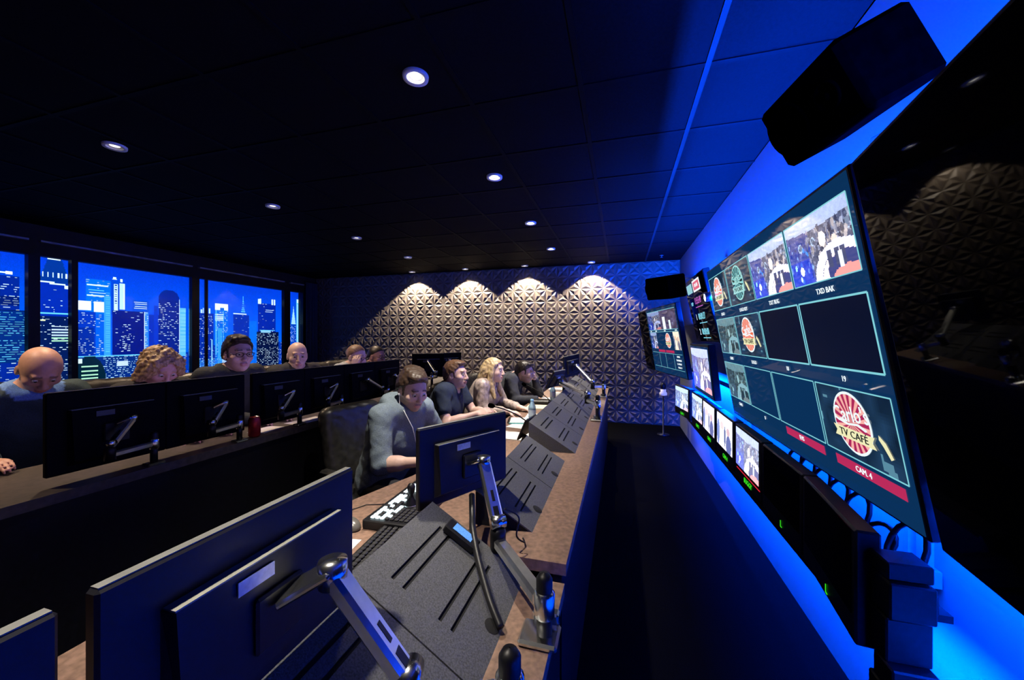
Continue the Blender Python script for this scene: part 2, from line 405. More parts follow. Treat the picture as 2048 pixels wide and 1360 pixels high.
# window three
bld(3.18, 3.43, 2.25, (0.0, 0.14, 0.85), 0.12, amp=.6)
rect(3.19, 3.40, 2.165, 2.18, WH); rect(3.22, 3.38, 2.07, 2.078, WH, .8); rect(3.19, 3.41, 2.03, 2.042, WH, .9); rect(3.22, 3.36, 2.10, 2.108, CY)
rect(3.05, 3.23, 1.84, 1.96, (0.75, 0.9, 1)); rect(3.26, 3.385, 1.825, 1.955, (0.75, 0.9, 1))
bld(3.05, 3.28, 1.82, (0, 0.03, 0.5), 0.30); bld(3.05, 3.26, 1.62, (0, 0.02, 0.33), 0.35); bld(3.28, 3.36, 1.80, (0, 0.10, .75), 0.35)
rect(3.365, 3.43, 1.22, 2.04, (0.03, 0.30, 0.95))
for z in np.arange(1.3, 2.1, 0.03): rect(3.38, 3.42, z, z + 0.009, CY, 0.5)
rect(3.44, 3.59, 1.8, 2.26, (0, 0.05, .6)); rect(3.46, 3.505, 1.83, 2.21, (0.55, 0.8, 1)); rect(3.525, 3.58, 1.87, 2.23, (0.45, 0.72, 1)); rect(3.565, 3.583, 1.87, 2.22, WH)
for z in np.arange(1.95, 2.2, 0.03): rect(3.475, 3.50, z, z + 0.012, MD)
rect(3.445, 3.50, 2.27, 2.285, WH); rect(3.455, 3.49, 2.285, 2.31, WH); rect(3.535, 3.56, 2.25, 2.29, WH); rect(3.47, 3.474, 2.3, 2.38, CY)
bld(3.45, 3.80, 1.86, (0, 0.006, 0.20), 0.10); lights(3.55, 3.66, 1.3, 1.66, 0.4)
bld(3.67, 3.86, 2.02, (0, 0.06, 0.6), 0.0, z0=1.86)
for z in (1.90, 1.925, 1.955, 1.985): rect(3.68 + .02 * random.random(), 3.84, z, z + 0.01, WH, .85)
rect(3.80, 3.855, 1.28, 1.86, (0.02, 0.2, .8)); rect(3.80, 3.808, 1.28, 1.86, WH, .8); lights(3.81, 3.855, 1.28, 1.86, 0.8)
bld(3.86, 4.0, 1.82, (0, 0.02, 0.42), 0.12); bld(3.92, 3.97, 1.96, (0, 0.03, .5), 0.0)
for q in range(12):
    hw = 0.14 * math.sqrt(max(0, 1 - (q / 12) ** 2)); rect(4.12 - hw, 4.12 + hw, 2.05 + q * 0.013, 2.065 + q * 0.013, (0, 0.012, 0.26))
bld(3.98, 4.26, 2.06, (0, 0.01, 0.23), 0.30)
rect(4.26, 4.345, 1.2, 1.95, (0.08, 0.42, 0.95)); rect(4.25, 4.262, 1.25, 2.08, WH, .7)
for z in np.arange(1.25, 1.95, 0.02): rect(4.27, 4.345, z, z + 0.007, (0.3, 0.7, 1), 0.6)
rect(3.05, 3.9, 0.6, 1.24, (0, 0.02, 0.22)); rect(3.05, 3.9, 1.24, 1.25, CY, .7); lights(3.35, 4.0, 0.8, 1.25, 0.7, c=(0.5, 0.8, 1), wmax=4)
for q in range(16):
    hw = 0.16 * math.sqrt(max(0, 1 - (q / 16) ** 2)); rect(3.22 - hw, 3.22 + hw, 0.92 + q * 0.02, 0.942 + q * 0.02, (0, 0.012, 0.03))
for z in (0.96, 1.0, 1.05, 1.11): rect(3.14, 3.30, z, z + 0.016, GR, .9)
rect(3.05, 3.15, 1.16, 1.22, (.6, .8, .9)); rect(3.50, 3.62, 1.10, 1.17, (.6, .8, 1), .8); rect(3.9, 4.345, 0.6, 1.12, (0, .05, .25)); lights(3.9, 4.345, 0.7, 1.2, 0.5, c=CY, wmax=4)
# window four and five
bld(4.455, 4.77, 1.89, (0, 0.02, 0.36), 0.25)
for y, h in ((4.57, .06), (4.60, .09), (4.63, .10), (4.66, .06), (4.70, .09)): rect(y, y + 0.022, 1.89, 1.89 + h, (0.55, 0.85, 1), .8)
bld(4.80, 5.02, 2.07, (0, 0.12, 0.75), 0.3); rect(4.80, 5.02, 1.955, 2.07, (0.75, 0.92, 1)); rect(4.88, 4.95, 1.955, 2.0, (0, .1, .6))
for z in (1.78, 1.81, 1.84, 1.87): rect(4.80, 4.94, z, z + 0.018, WH, .8)
rect(4.81, 4.82, 1.2, 1.95, CY, .7); rect(4.93, 4.94, 1.2, 1.95, CY, .7); rect(4.84, 4.92, 1.05, 1.65, (0.03, 0.32, 0.9), .8)
bld(5.11, 5.41, 1.90, (0, 0.02, 0.36), 0.22, dy=0.04); rect(5.11, 5.36, 1.905, 1.922, WH)
for q in range(7): rect(5.295 - 0.035 + 0.005 * q, 5.295 + 0.035 - 0.005 * q, 1.95 + q * .036, 1.965 + q * .036, CY, .8)
rect(5.293, 5.299, 2.15, 2.24, CY)
rect(5.42, 5.56, 0.6, 1.8, (0.0, 0.15, 0.92), .7)
bld(5.59, 5.97, 2.15, (0, 0.015, 0.35), 0.08)
for y in (5.59, 5.62, 5.88, 5.93): rect(y, y + 0.035, 2.13, 2.13 + random.uniform(.06, .12), WH, .9)
rect(5.75, 5.92, 2.02, 2.03, WH); rect(5.74, 5.90, 1.985, 1.993, WH)
rect(5.56, 6.04, 0.6, 1.60, (0, 0.004, 0.045)); lights(5.56, 6.04, 0.65, 1.58, 0.42); rect(5.65, 5.86, 1.585, 1.625, (0.3, .7, 1), .7); rect(5.62, 5.95, 1.63, 1.64, CY)
for y in (4.63, 4.74): rect(y, y + 0.016, 0.7, 1.35 + (y - 4.63), (0.3, 0.75, 1), .8)
rect(4.455, 4.95, 0.95, 1.12, (0.02, .18, .75), .5); lights(4.455, 5.0, 0.9, 1.15, 0.6, c=CY); rect(4.92, 5.05, 0.9, 1.15, (.5, .7, 1), .6)
bld(6.187, 6.53, 1.77, (0, 0.05, 0.55), 0.4)
for q in range(30):
    hw = 0.055 * (1 - q / 30) ** 1.1; rect(6.40 - hw, 6.40 + hw, 1.77 + q * .0125, 1.785 + q * .0125, (0.35, .7, 1), .85)
rect(6.47, 6.525, 1.4, 2.3, (0.1, .5, .95)); rect(6.49, 6.525, 2.22, 2.3, WH); rect(6.50, 6.51, 1.4, 2.2, WH)
pr = raster('skyline_print', np.clip(sky, 0, 1), PY1 - PY0, PZ1 - PZ0, win, m=M_print)
pr.location = (-0.11, (PY0 + PY1) / 2, PZ0); pr.rotation_euler = (0, 0, R(90))
pr['label'] = 'backlit blue photograph of a city skyline at night'
child(MB().box((-0.17, (PY0 + PY1) / 2, (PZ0 + PZ1) / 2), (0.08, PY1 - PY0, PZ1 - PZ0)), 'light_box', M_blackm, win)
# curtain in the far corner
n = 90; V = []; F = []
for i in range(n + 1):
    y = 6.55 + 0.30 * i / n; x = XL + 0.07 + 0.03 * math.sin(i * 0.75) + 0.012 * math.sin(i * 1.9)
    V += [(x, y, PLAT + 0.02), (x, y, 2.66)]
for i in range(n): F.append((2 * i, 2 * i + 2, 2 * i + 3, 2 * i + 1))
cu = thing('curtain', 'dark blue pleated curtain hanging beside the last skyline window', 'curtain', (XL + 0.08, 6.7, PLAT))
c_ = MB().add(V, F, True).build('cloth', mat('dark blue curtain', (0.035, 0.06, 0.09), 0.6, sheen=0.3, var=0.2, scale=20), cu)
c_.modifiers.new('thick', 'SOLIDIFY').thickness = 0.004
MB().tube([(XL + 0.07, 6.52, 2.68), (XL + 0.07, 6.86, 2.68)], 0.012).build('rail', M_black, cu)

# =================================================================== desks
desk = thing('front_desk', 'long front control desk with brown worktop and black front panel', 'desk', (-0.6, 2.4, 0))
poly = [(-0.17, 5.7), (-1.0, 5.7), (-1.0, 2.1), (-1.06, 1.8), (-1.17, 1.42), (-1.24, 0.6), (-1.24, -0.8), (-0.66, -0.8), (-0.66, 1.225), (-0.17, 1.225)]
MB().prism(poly, 0.712, 0.75).build('worktop', M_wood, desk)
MB().prism([(-0.17, 1.19), (-0.655, 1.19), (-0.655, -0.8), (-0.17, -0.8)], 0.672, 0.71).build('lower_worktop', M_wood, desk)
MB().box((-0.20, 3.46, 0.355), (0.03, 4.46, 0.711)).box((-0.20, 0.195, 0.335), (0.03, 1.99, 0.671)).build('front_panel', M_black, desk)
for y in (-0.75, 1.207, 3.4, 5.66): MB().box((-0.55, y, 0.335), (0.66, 0.03, 0.671)).build('support_panel', M_blackm, desk)

desk2 = thing('rear_desk', 'long raised rear desk with worktop edge facing the front row', 'desk', (-2.3, 2.0, 0))
MB().prism([(-2.08, -0.9), (-2.08, 5.55), (-2.62, 5.55), (-2.62, -0.9)], 0.845, 0.885).build('worktop', M_wood2, desk2)
MB().box((-2.115, 2.325, 0.4225), (0.025, 6.43, 0.845)).build('front_panel', M_black, desk2)
for y in (-0.85, 1.9, 5.5): MB().box((-2.37, y, 0.4975), (0.46, 0.03, 0.695)).build('support_panel', M_blackm, desk2)

# sloped console hoods: ridge on the operators' side, sloping down to the display side
SL = 0.6
def hood(label, xlow, wd, z0, y0, n, pl, slot=(0.18, 0.82), ends=False):
    t = thing('console_hood', label, 'console', (xlow - wd / 2, y0 + n * pl / 2, z0), group=None)
    xr, zr = xlow - wd, z0 + SL * wd
    L = wd * math.sqrt(1 + SL * SL)
    ax = Vector((1, 0, -SL)).normalized(); nz = Vector((SL, 0, 1)).normalized()
    M = Matrix((ax, Vector((0, 1, 0)), nz)).transposed()
    mb = MB(); th = 0.005
    cuts = [(0.0, 0.19), (0.24, 0.32), (0.37, 0.56), (0.61, 0.69), (0.74, 1.0)]
    cuts = [(0, .20), (.228, .30), (.328, .60), (.628, .70), (.728, 1.0)]
    def strip(u0, u1, v0, v1):
        c = M @ Vector(((u0 + u1) / 2 * L, 0, -th / 2)) + Vector((xr, (v0 + v1) / 2 * pl, zr))
        mb.box(c - t.location + Vector((0, 0, 0)), ((u1 - u0) * L, (v1 - v0) * pl, th), M)
    g = 0.0022 / pl
    for a, b in cuts: strip(a, b, g, 1 - g)
    for (a, b), (c, d) in zip(cuts, cuts[1:]):
        strip(b, c, g, slot[0]); strip(b, c, slot[1], 1 - g)
    me = mb.mesh('hood_panel', M_panel)
    for k in range(n): link('hood_panel', me, t, (0, y0 + k * pl, 0))
    # near-black body below puts slot and end-face shade into its colour; closed triangular ends
    e = 0.012
    P = [(xlow - 0.012, z0 + 0.0005), (xr + 0.0, z0 + 0.0005), (xr + 0.0, zr - 0.010), (xr + 0.01, zr - 0.012)]
    V = [(x, y, z) for y in (y0 + 0.003, y0 + n * pl - 0.003) for x, z in P]
    MB().add(V, [(0, 1, 2, 3), (7, 6, 5, 4), (0, 4, 5, 1), (1, 5, 6, 2), (2, 6, 7, 3), (3, 7, 4, 0)]).build('hood_body', M_slot, t)
    if ends:
        for ye in (y0 + 0.0005, y0 + n * pl - 0.0005): MB().add([(xlow, ye - .0015, z0), (xr, ye - .0015, z0), (xr, ye - .0015, zr), (xlow, ye + .0015, z0), (xr, ye + .0015, z0), (xr, ye + .0015, zr)], [(0, 1, 2)[::-1], (3, 4, 5), (0, 3, 4, 1), (1, 4, 5, 2), (2, 5, 3, 0)]).build('end_panel', M_panel, t)
    # cable grommets along the low edge
    gm_ = MB().lathe([(0.001, 0.001), (0.02, 0.001), (0.022, 0.0)], n=16, M=M)
    me = gm_.mesh('grommet', M_slot)
    for k in range(n):
        p = M @ Vector((0.925 * L, 0, 0.0008)) + Vector((xr, y0 + (k + .40) * pl, zr)); link('grommet', me, t, p - t.location)
    return t
hood('dark grey sloped console hood on the lower worktop strip', -0.300, 0.332, 0.71, -0.09, 3, 0.43)
hood('dark grey sloped console hood of two panels beside the stepped worktop', -0.320, 0.228, 0.75, 1.39, 2, 0.432)
hood('long dark grey sloped console hood in front of the woman', -0.278, 0.302, 0.75, 2.42, 4, 0.44, ends=True)
hood('dark grey sloped console hood at the desk end by the relief wall', -0.305, 0.32, 0.75, 4.2, 3, 0.44)

# =================================================================== desk monitors and their arms
M_logo = mat('blue grey maker badge', (0.5, 0.55, 0.62), 0.35, var=0.15, scale=120)
M_rear = mat('dull black housing', (0.002, 0.002, 0.003), 0.7, spec=0.08, var=0.2)
M_logo2 = mat('dull maker badge', (0.05, 0.055, 0.07), 0.5, var=0.15)
def monitor(label, wd, ht, loc, rot, group=None, name='desk_monitor', lit=None):
    """local: x along the width, -y the screen, +y the back, origin at the bottom middle"""
    t = thing(name, label, 'monitor', loc, rot, group)
    child(MB().box((0, 0, ht / 2), (wd, 0.022, ht), bev=0.004), 'housing', M_navyp if name == 'desk_monitor' else M_rear, t)
    child(MB().box((0, -0.0115, ht / 2), (wd - 0.03, 0.002, ht - 0.03)), 'screen', lit or M_work, t)
    # back shell with a ledge near the top
    z1 = ht * 0.77; x1 = wd * 0.355
    mb = MB(); P = [(-x1, .011, .03), (x1, .011, .03), (x1, .011, z1), (-x1, .011, z1), (-x1 + .012, .036, .045), (x1 - .012, .036, .045), (x1 - .004, .034, z1), (-x1 + .004, .034, z1)]
    mb.add(P, [(4, 7, 6, 5), (0, 1, 5, 4), (1, 2, 6, 5), (2, 3, 7, 6), (3, 0, 4, 7)][:])
    mb.f[-5:] = [tuple(reversed(f)) for f in mb.f[-5:]]
    bs = child(mb, 'back_shell', M_navyp if name == 'desk_monitor' else M_rear, t)
    child(MB().box((0, 0.0225, z1 + 0.0012), (2 * x1 - 0.006, 0.023, 0.0024)), 'ledge', mat('lit ledge plastic', (0.22, 0.22, 0.19), 0.6, var=0.1), t)  # real ledge, coloured paler to stand for downlight falling on it
    child(MB().box((0, 0, ht + 0.0008), (wd - 0.008, 0.014, 0.002)), 'lit_top_edge', mat('lit top edge plastic', (0.12, 0.12, 0.11), 0.6, var=0.15), t)  # added pale strip; light along the housing top put into its colour
    child(MB().box((wd * 0.09, 0.0368, ht * 0.69), (0.062, 0.002, 0.022)), 'badge', M_logo if name == 'desk_monitor' else M_logo2, t)
    child(MB().box((0, 0.04, ht * 0.42), (0.09, 0.010, 0.09), bev=0.004), 'mounting_plate', M_black, t)
    return t
def arm(label, base, post, elbow, head, group=None, plate=True, big=True, zl=None):
    """base: foot centre on the worktop; post: height; elbow: joint xyz; head: end at the monitor"""
    base = Vector(base); elbow = Vector(elbow); head = Vector(head); k = 1.0 if big else 0.72
    t = thing('monitor_stand', label, 'monitor stand', base, group=group); o = base
    top = base + Vector((0, 0, post))
    if plate:
        mb = MB().box(base + Vector((-0.012, 0, 0.009 * k)), (0.10 * k, 0.085 * k, 0.018 * k), bev=0.006)
        mb.box(base + Vector((-0.005, 0.052 * k, 0.020 * k)), (0.07 * k, 0.03 * k, 0.040 * k), bev=0.005)
        mb.build('base_plate', M_silver2, t)
    else:
        MB().box(base + Vector((0, 0, 0.007)), (0.05, 0.07, 0.014), bev=0.004).build('base_plate', M_silver2, t)
    MB().lathe([(0.001, 0.012), (0.020 * k, 0.012), (0.020 * k, post), (0.001, post)], base, 18).build('post', M_black, t)
    zc = (zl if zl is not None else elbow.z)
    lo = Vector((base.x, base.y, zc))
    MB().lathe([(0.0205 * k, -0.035 * k), (0.026 * k, -0.028 * k), (0.027 * k, 0.028 * k), (0.0205 * k, 0.034 * k)], lo, 18).build('collar', M_silver2, t)
    MB().lathe([(0.021 * k, 0), (0.021 * k, 0.03 * k), (0.014 * k, 0.042 * k), (0.001, 0.045 * k)], lo + Vector((0, 0, 0.034 * k)), 18).build('post_cap', M_black, t)
    d = (Vector((elbow.x, elbow.y, zc)) - lo); dn = d.normalized()
    lb = MB().beam(lo + dn * 0.02 * k, Vector((elbow.x, elbow.y, zc)), 0.040 * k, 0.036 * k, bev=0.008 * k).build('lower_arm', M_silver, t)
    MB().lathe([(0.001, -0.03 * k), (0.026 * k, -0.03 * k), (0.027 * k, 0.03 * k), (0.022 * k, 0.045 * k), (0.001, 0.045 * k)], Vector((elbow.x, elbow.y, zc)), 18).build('elbow_joint', M_black, t)
    e2 = Vector((elbow.x, elbow.y, zc + 0.052 * k)); u = (head - e2).normalized()
    MB().lathe([(0.001, -0.024 * k), (0.021 * k, -0.024 * k), (0.021 * k, 0.024 * k), (0.001, 0.024 * k)], e2 + Vector((0, 0, 0.012)), 16,
               Matrix((u, Vector((0, 0, 1)).cross(u).normalized().cross(u), Vector((0, 0, 1)).cross(u).normalized())).transposed()).build('pivot', M_silver2, t)
    side = Vector((0, 0, 1)).cross(u).normalized(); up = u.cross(side)
    a, b = e2 + u * 0.012, head
    ua = MB().beam(a, b, 0.046 * k, 0.030 * k, up=up, bev=0.007 * k).build('upper_arm', M_silver, t)
    s_ = MB(); Lu = (b - a).length
    for sg in (-1, 1):
        for f0, f1, w_ in ((0.05, 0.22, 0.018), (0.30, 0.48, 0.010)):
            c0, c1 = a + u * Lu * f0, a + u * Lu * f1
            s_.beam(c0 + up * sg * 0.0148 * k, c1 + up * sg * 0.0148 * k, w_ * k, 0.0022, up=up)
    s_.build('cable_slot', M_black, ua, org=base)
    MB().lathe([(0.001, -0.02 * k), (0.024 * k, -0.02 * k), (0.024 * k, 0.022 * k), (0.001, 0.022 * k)], head, 16).build('tilt_head', M_silver2, t)
    return t
def bracket(t_arm, a, b, w_=0.06):
    MB().beam(a, b, w_, 0.012, bev=0.004).build('head_bracket', M_silver2, t_arm)

MW, MH = 0.436, 0.283
RZ = R(-90)
M0 = monitor('black desk monitor at the near end of the front desk', MW, MH, (-0.589, 0.040, 0.905), (0, 0, RZ))
M1 = monitor('black desk monitor with a lit back ledge over the near hood', MW, MH, (-0.589, 0.505, 0.905), (0, 0, RZ))
MC = monitor('black desk monitor turned on a silver arm beside the hoodie man', MW, MH, (-0.577, 1.362, 0.882), (0, 0, R(-116.6)))
a1 = arm('silver monitor arm at the near end whose upper channel glows blue', (-0.197, 0.672, 0.71), 0.12, (-0.352, 0.585, 0.83), (-0.478, 0.545, 1.075))
bracket(a1, (-0.478, 0.545, 1.085), (-0.548, 0.505, 1.045))
a2 = arm('silver monitor arm on a square chrome foot holding the turned monitor', (-0.188, 0.955, 0.71), 0.105, (-0.395, 1.207, 0.802), (-0.486, 1.318, 1.022))
bracket(a2, (-0.486, 1.318, 1.034), (-0.541, 1.344, 1.006))
# far end of the front desk
MF = monitor('slim black monitor at the far end seen almost edge on', 0.40, 0.27, (-0.615, 4.98, 0.985), (0, R(4), R(-112)))
a3 = arm('monitor arm with a blue lit channel at the far end of the front desk', (-0.203, 4.78, 0.75), 0.13, (-0.33, 4.74, 0.885), (-0.545, 4.93, 1.12), big=True)
bracket(a3, (-0.545, 4.93, 1.13), (-0.578, 4.965, 1.12))
ML = monitor('tilted black tablet monitor low over the far console hood', 0.30, 0.20, (-0.70, 3.95, 0.965), (R(-28), 0, R(-104)))
a4 = arm('low silver monitor arm reaching across the long console hood', (-0.196, 3.42, 0.75), 0.14, (-0.30, 3.60, 0.90), (-0.60, 3.94, 1.02))
bracket(a4, (-0.60, 3.94, 1.03), (-0.655, 3.955, 1.05))

# rear desk row of square-ish monitors, backs to the front row
ys2 = [(0.93, 1.342), (1.342, 1.755), (1.80, 2.203), (2.203, 2.606), (2.606, 3.01), (3.01, 3.415)]
for i, (a, b) in enumerate(ys2):
    ym = (a + b) / 2
    WHO = ['the bald man bowing his head', 'the curly blonde woman', 'the young person with glasses', 'the gap beside the smiling bald man', 'the smiling bald man', 'the balding man resting his cheek'][i]
    monitor('black rear row monitor seen from behind, before ' + WHO, b - a - 0.001, 0.335, (-2.185, ym, 0.925), (0, 0, RZ), 'rear row monitors', name='rear_monitor')
    pole = [1.25, 1.665, 2.09, 2.49, 2.56, 3.08][i]; sg = -1 if i < 4 else 1
    ay = ym if i < 4 else ym
    if i < 4: el, hd = (-2.075, pole - 0.175, 1.0), (-2.108, ym + 0.035, 1.12)
    else: el, hd = (-2.075, ym + 0.17, 1.0), (-2.108, ym + 0.01, 1.12)
    t = arm('small silver arm of the rear row monitor before ' + WHO, (-2.105, pole if i < 4 else ym + 0.30, 0.885), 0.10, el, hd, 'arms of the rear row monitors', plate=False, big=False, zl=0.985)
    bracket(t, (-2.108, hd[1], 1.125), (-2.142, ym, 1.10), 0.04)
for k, (x, y, rz) in enumerate(((-2.36, 4.36, -150), (-2.24, 4.66, -120))):
    monitor('black angled monitor at the rear desk end, %s' % ('overlapped by its neighbour' if k == 0 else 'overlapping its neighbour'), 0.40, 0.30, (x, y, 0.985), (R(-8), 0, R(rz)), 'angled monitors at the end of the rear desk', name='rear_monitor')
for k, (bx, by, hx, hy) in enumerate(((-2.13, 4.02, -2.315, 4.275), (-2.12, 4.38, -2.175, 4.60))):
    t = arm('pale arm of the angled monitor %s at the rear desk end' % ('overlapped by its neighbour' if k == 0 else 'overlapping its neighbour'), (bx, by, 0.885), 0.15, (bx - 0.02, by + 0.14, 1.02), (hx, hy, 1.19), 'arms of the angled rear monitors', plate=False, big=False)

# =================================================================== display wall
def studio(nr=54, nc=96, tint=(1, 1, 1), seed=1, gray=0.0):
    """a television studio: pale frieze, shelves with lamps, curved white counter, blue left side, red floor glow"""
    r = np.random.default_rng(seed); v, u = np.meshgrid((np.arange(nr) + .5) / nr, (np.arange(nc) + .5) / nc, indexing='ij')
    im = np.zeros((nr, nc, 3)); im[:] = (0.05, 0.06, 0.11)
    n = snoise(r, nr, nc, 3) * .6 + r.random((nr, nc)) * .4
    im += (np.clip(n[..., None] - .3, 0, 1) ** 2) * np.array([0.42, 0.42, 0.62]) * 1.3
    k = u < 0.40; im[k] = im[k] * 0.5 + np.array([0.0, 0.015, 0.22]) * (0.4 + v[k][:, None])
    k = v < 0.17 + 0.05 * np.sin(u * 3); im[k] = np.array([0.33, 0.40, 0.62]) * (0.8 + 0.4 * n[k][:, None])
    def el(cx, cy, rx, ry, c, a=1.0, ring=None):
        d = ((u - cx) / rx) ** 2 + ((v - cy) / ry) ** 2; q = d < 1
        if ring: q &= d > ring
        im[q] = im[q] * (1 - a) + np.array(c) * a
    for cx, cy, s in ((.95, .33, .06), (.80, .36, .05), (.62, .40, .035), (.24, .42, .04), (.46, .40, .035)):
        el(cx, cy, s, s * 1.9, (0.35, 0.45, 0.65)); el(cx, cy, s * .7, s * 1.3, (0.12, 0.16, 0.25))
    for q in range(150):
        c = np.array([(.02, .025, .07), (.30, .32, .45), (.12, .14, .25), (.45, .40, .42), (.05, .06, .12)][r.integers(5)]) * r.uniform(.6, 1.2); el(r.uniform(.36, 1), r.uniform(.24, .66), r.uniform(.006, .028), r.uniform(.02, .075), c, .8)
    for q in range(60): el(r.uniform(0, .4), r.uniform(.25, .95), r.uniform(.004, .02), r.uniform(.01, .05), np.array([(.0, .02, .25), (.05, .25, .8), (.25, .45, .9), (.02, .03, .1)][r.integers(4)]), .7)
    el(.60, .42, .05, .11, (1.0, 0.85, 0.75)); el(.76, .50, .04, .08, (.9, .7, .6), .7)
    k = (v > 0.60 - 0.10 * np.cos((u - .78) * 7)) & (v < 0.74 - 0.10 * np.cos((u - .78) * 7)) & (u > 0.50); im[k] = np.array((0.80, 0.80, 0.92)) * (0.55 + 0.6 * n[k][:, None])
    el(.82, 1.0, .42, .48, (0.62, 0.66, 0.95), 1, .55); el(.84, 1.02, .33, .38, (0.95, 0.75, 0.72)); el(.86, .92, .26, .25, (0.03, 0.04, 0.16)); el(.88, 1.02, .22, .16, (0.95, 0.30, 0.25), .8)
    for cx in (.66, .76, .83): 
        k = (np.abs(u - cx) < .03) & (v > .62) & (v < .86); im[k] = (0.04, 0.05, 0.12)
    k = (np.abs(u - .80) < .028) & (v > .66) & (v < .88); im[k] = (0.6, 0.65, 0.75)
    k = (u < .36) & (v > .62); im[k] = im[k] * .5 + np.array((0.0, 0.015, 0.30))
    el(.20, .78, .035, .07, (0.9, 0.98, 1.0)); el(.10, .70, .02, .05, (.3, .7, 1)); el(.16, .90, .018, .04, (.5, .8, 1))
    if gray:
        L = im.mean(-1, keepdims=True); im = im * (1 - gray) + L * np.array([0.45, 0.95, 1.05]) * gray
    return np.clip(im * np.array(tint), 0, 1)
def people_pic(nr=40, nc=40, seed=3):
    """bright close shot: pale figures against a blown-out set"""
    r = np.random.default_rng(seed); v, u = np.meshgrid((np.arange(nr) + .5) / nr, (np.arange(nc) + .5) / nc, indexing='ij')
    n = snoise(r, nr, nc, 4)
    im = np.stack([0.62 + .3 * n, 0.62 + .3 * n, 0.80 + .2 * n], -1)
    for cx, cy, rx, ry, c in ((.35, .35, .12, .14, (.75, .5, .5)), (.35, .75, .2, .3, (.95, .95, 1)), (.75, .4, .1, .12, (.5, .35, .4)), (.78, .8, .16, .3, (.10, .12, .30)), (.1, .6, .1, .4, (.15, .2, .45)), (.55, .6, .05, .3, (.08, .1, .25))):
        k = ((u - cx) / rx) ** 2 + ((v - cy) / ry) ** 2 < 1; im[k] = c
    return im
LOGO_BG = None
def snoise(r, nr, nc, cell):
    a = r.random((nr // cell + 2, nc // cell + 2)); y = np.arange(nr) / cell; x = np.arange(nc) / cell; i = y.astype(int); j = x.astype(int); fy = (y - i)[:, None]; fx_ = (x - j)[None]
    return (a[i][:, j] * (1 - fx_) + a[i][:, j + 1] * fx_) * (1 - fy) + (a[i + 1][:, j] * (1 - fx_) + a[i + 1][:, j + 1] * fx_) * fy
def noise_dark(nr, nc, seed, c=(0.006, 0.02, 0.045)):
    r = np.random.default_rng(seed); n = snoise(r, nr, nc, 4)
    im = np.array(c) * (0.4 + 1.2 * n[..., None])
    k = n > 0.90; im[k] += np.array([0.05, 0.12, 0.14]); return im
M_lr, M_lo, M_lw, M_ly, M_lk, M_lp = (emis('badge red', (0.42, 0.02, 0.10), 1.0), emis('badge orange', (0.85, 0.16, 0.07), 1.0), emis('badge white', (0.8, 0.95, 1.0), 1.1),
    emis('badge cream', (0.88, 0.85, 0.50), 1.0), emis('badge black', (0.01, 0.02, 0.03), 0.5), emis('badge pink', (0.95, 0.45, 0.40), 1.0))
M_lc = emis('badge cyan', (0.20, 0.62, 0.66), 0.9); M_ld = emis('badge dark', (0.005, 0.03, 0.04), 0.6); M_lcy = emis('badge pale cyan', (0.45, 0.85, 0.82), 0.9)
def badge(parent, cx, cz, r, y, style='red', detail=True):
    """round sunburst badge with a script word and a ribbon"""
    c1, c2, rim, rib, wd = {'red': (M_lr, M_lp, M_lw, M_ly, M_lw), 'orange': (M_lo, M_lp, M_lw, M_ly, M_lw), 'cyan': (M_ld, M_lc, M_lcy, M_lcy, M_lcy)}[style]
    b = link('badge', None, parent, (cx, y, cz)); b.empty_display_size = 0.02
    def disc(name, rx, rz, yy, m, a0=0, a1=360, n=40):
        P = [(rx * math.cos(R(a0 + (a1 - a0) * k / n)), yy, rz * math.sin(R(a0 + (a1 - a0) * k / n))) for k in range(n + 1)]
        V = [(0, yy, 0)] + P; F = [(0, k + 2, k + 1)[::-1] for k in range(n)]
        child(MB().add(V, F), name, m, b)
    disc('badge_rim', r * 1.09, r * 1.09, 0, rim); disc('badge_disc', r, r, -0.0006, c2)
    mb = MB(); nray = 18
    for k in range(nray):
        a, c = 2 * math.pi * k / nray, 2 * math.pi * (k + .5) / nray
        mb.add([(0, -.0012, 0), (r * math.cos(a), -.0012, r * math.sin(a)), (r * math.cos((a + c) / 2), -.0012, r * math.sin((a + c) / 2)), (r * math.cos(c), -.0012, r * math.sin(c))], [(0, 1, 2, 3)])
    child(mb, 'sunburst', c1, b)
    P = [(-1.18, -.62), (1.18, -.62), (1.02, -.42), (1.18, -.22), (-1.18, -.22), (-1.02, -.42)]
    mb = MB().add([(x * r, -.0022, z * r) for x, z in P], [tuple(range(6))]); child(mb, 'ribbon', rib, b)
    t1 = text('Carlo\'s', r * 0.78, b, (0, -.0022, r * 0.28), wd, 'script_word', 0.95); t1.rotation_euler = (R(90), R(-6), 0)
    text('TV CAFÉ', r * 0.36, b, (0, -.0032, -r * 0.42), M_lk, 'ribbon_word', 1.2)
    # underline swash and the pale glow beside the badge
    child(MB().tube([(-.75 * r, -.0026, .02 * r), (-.2 * r, -.0026, -.06 * r), (.4 * r, -.0026, .02 * r), (.8 * r, -.0026, -.1 * r)], r * .035, 6), 'swash', wd, b)
    P = [(1.45, -.1), (1.75, -.35), (2.0, -.9), (1.85, -1.0), (1.6, -.55), (1.42, -.3)]
    if cx + 2 * r < 1e9 and detail: child(MB().add([(x * r * .95, -.0006, z * r * .75) for x, z in P], [tuple(range(6))]), 'side_glow', M_ly, b)
    return b
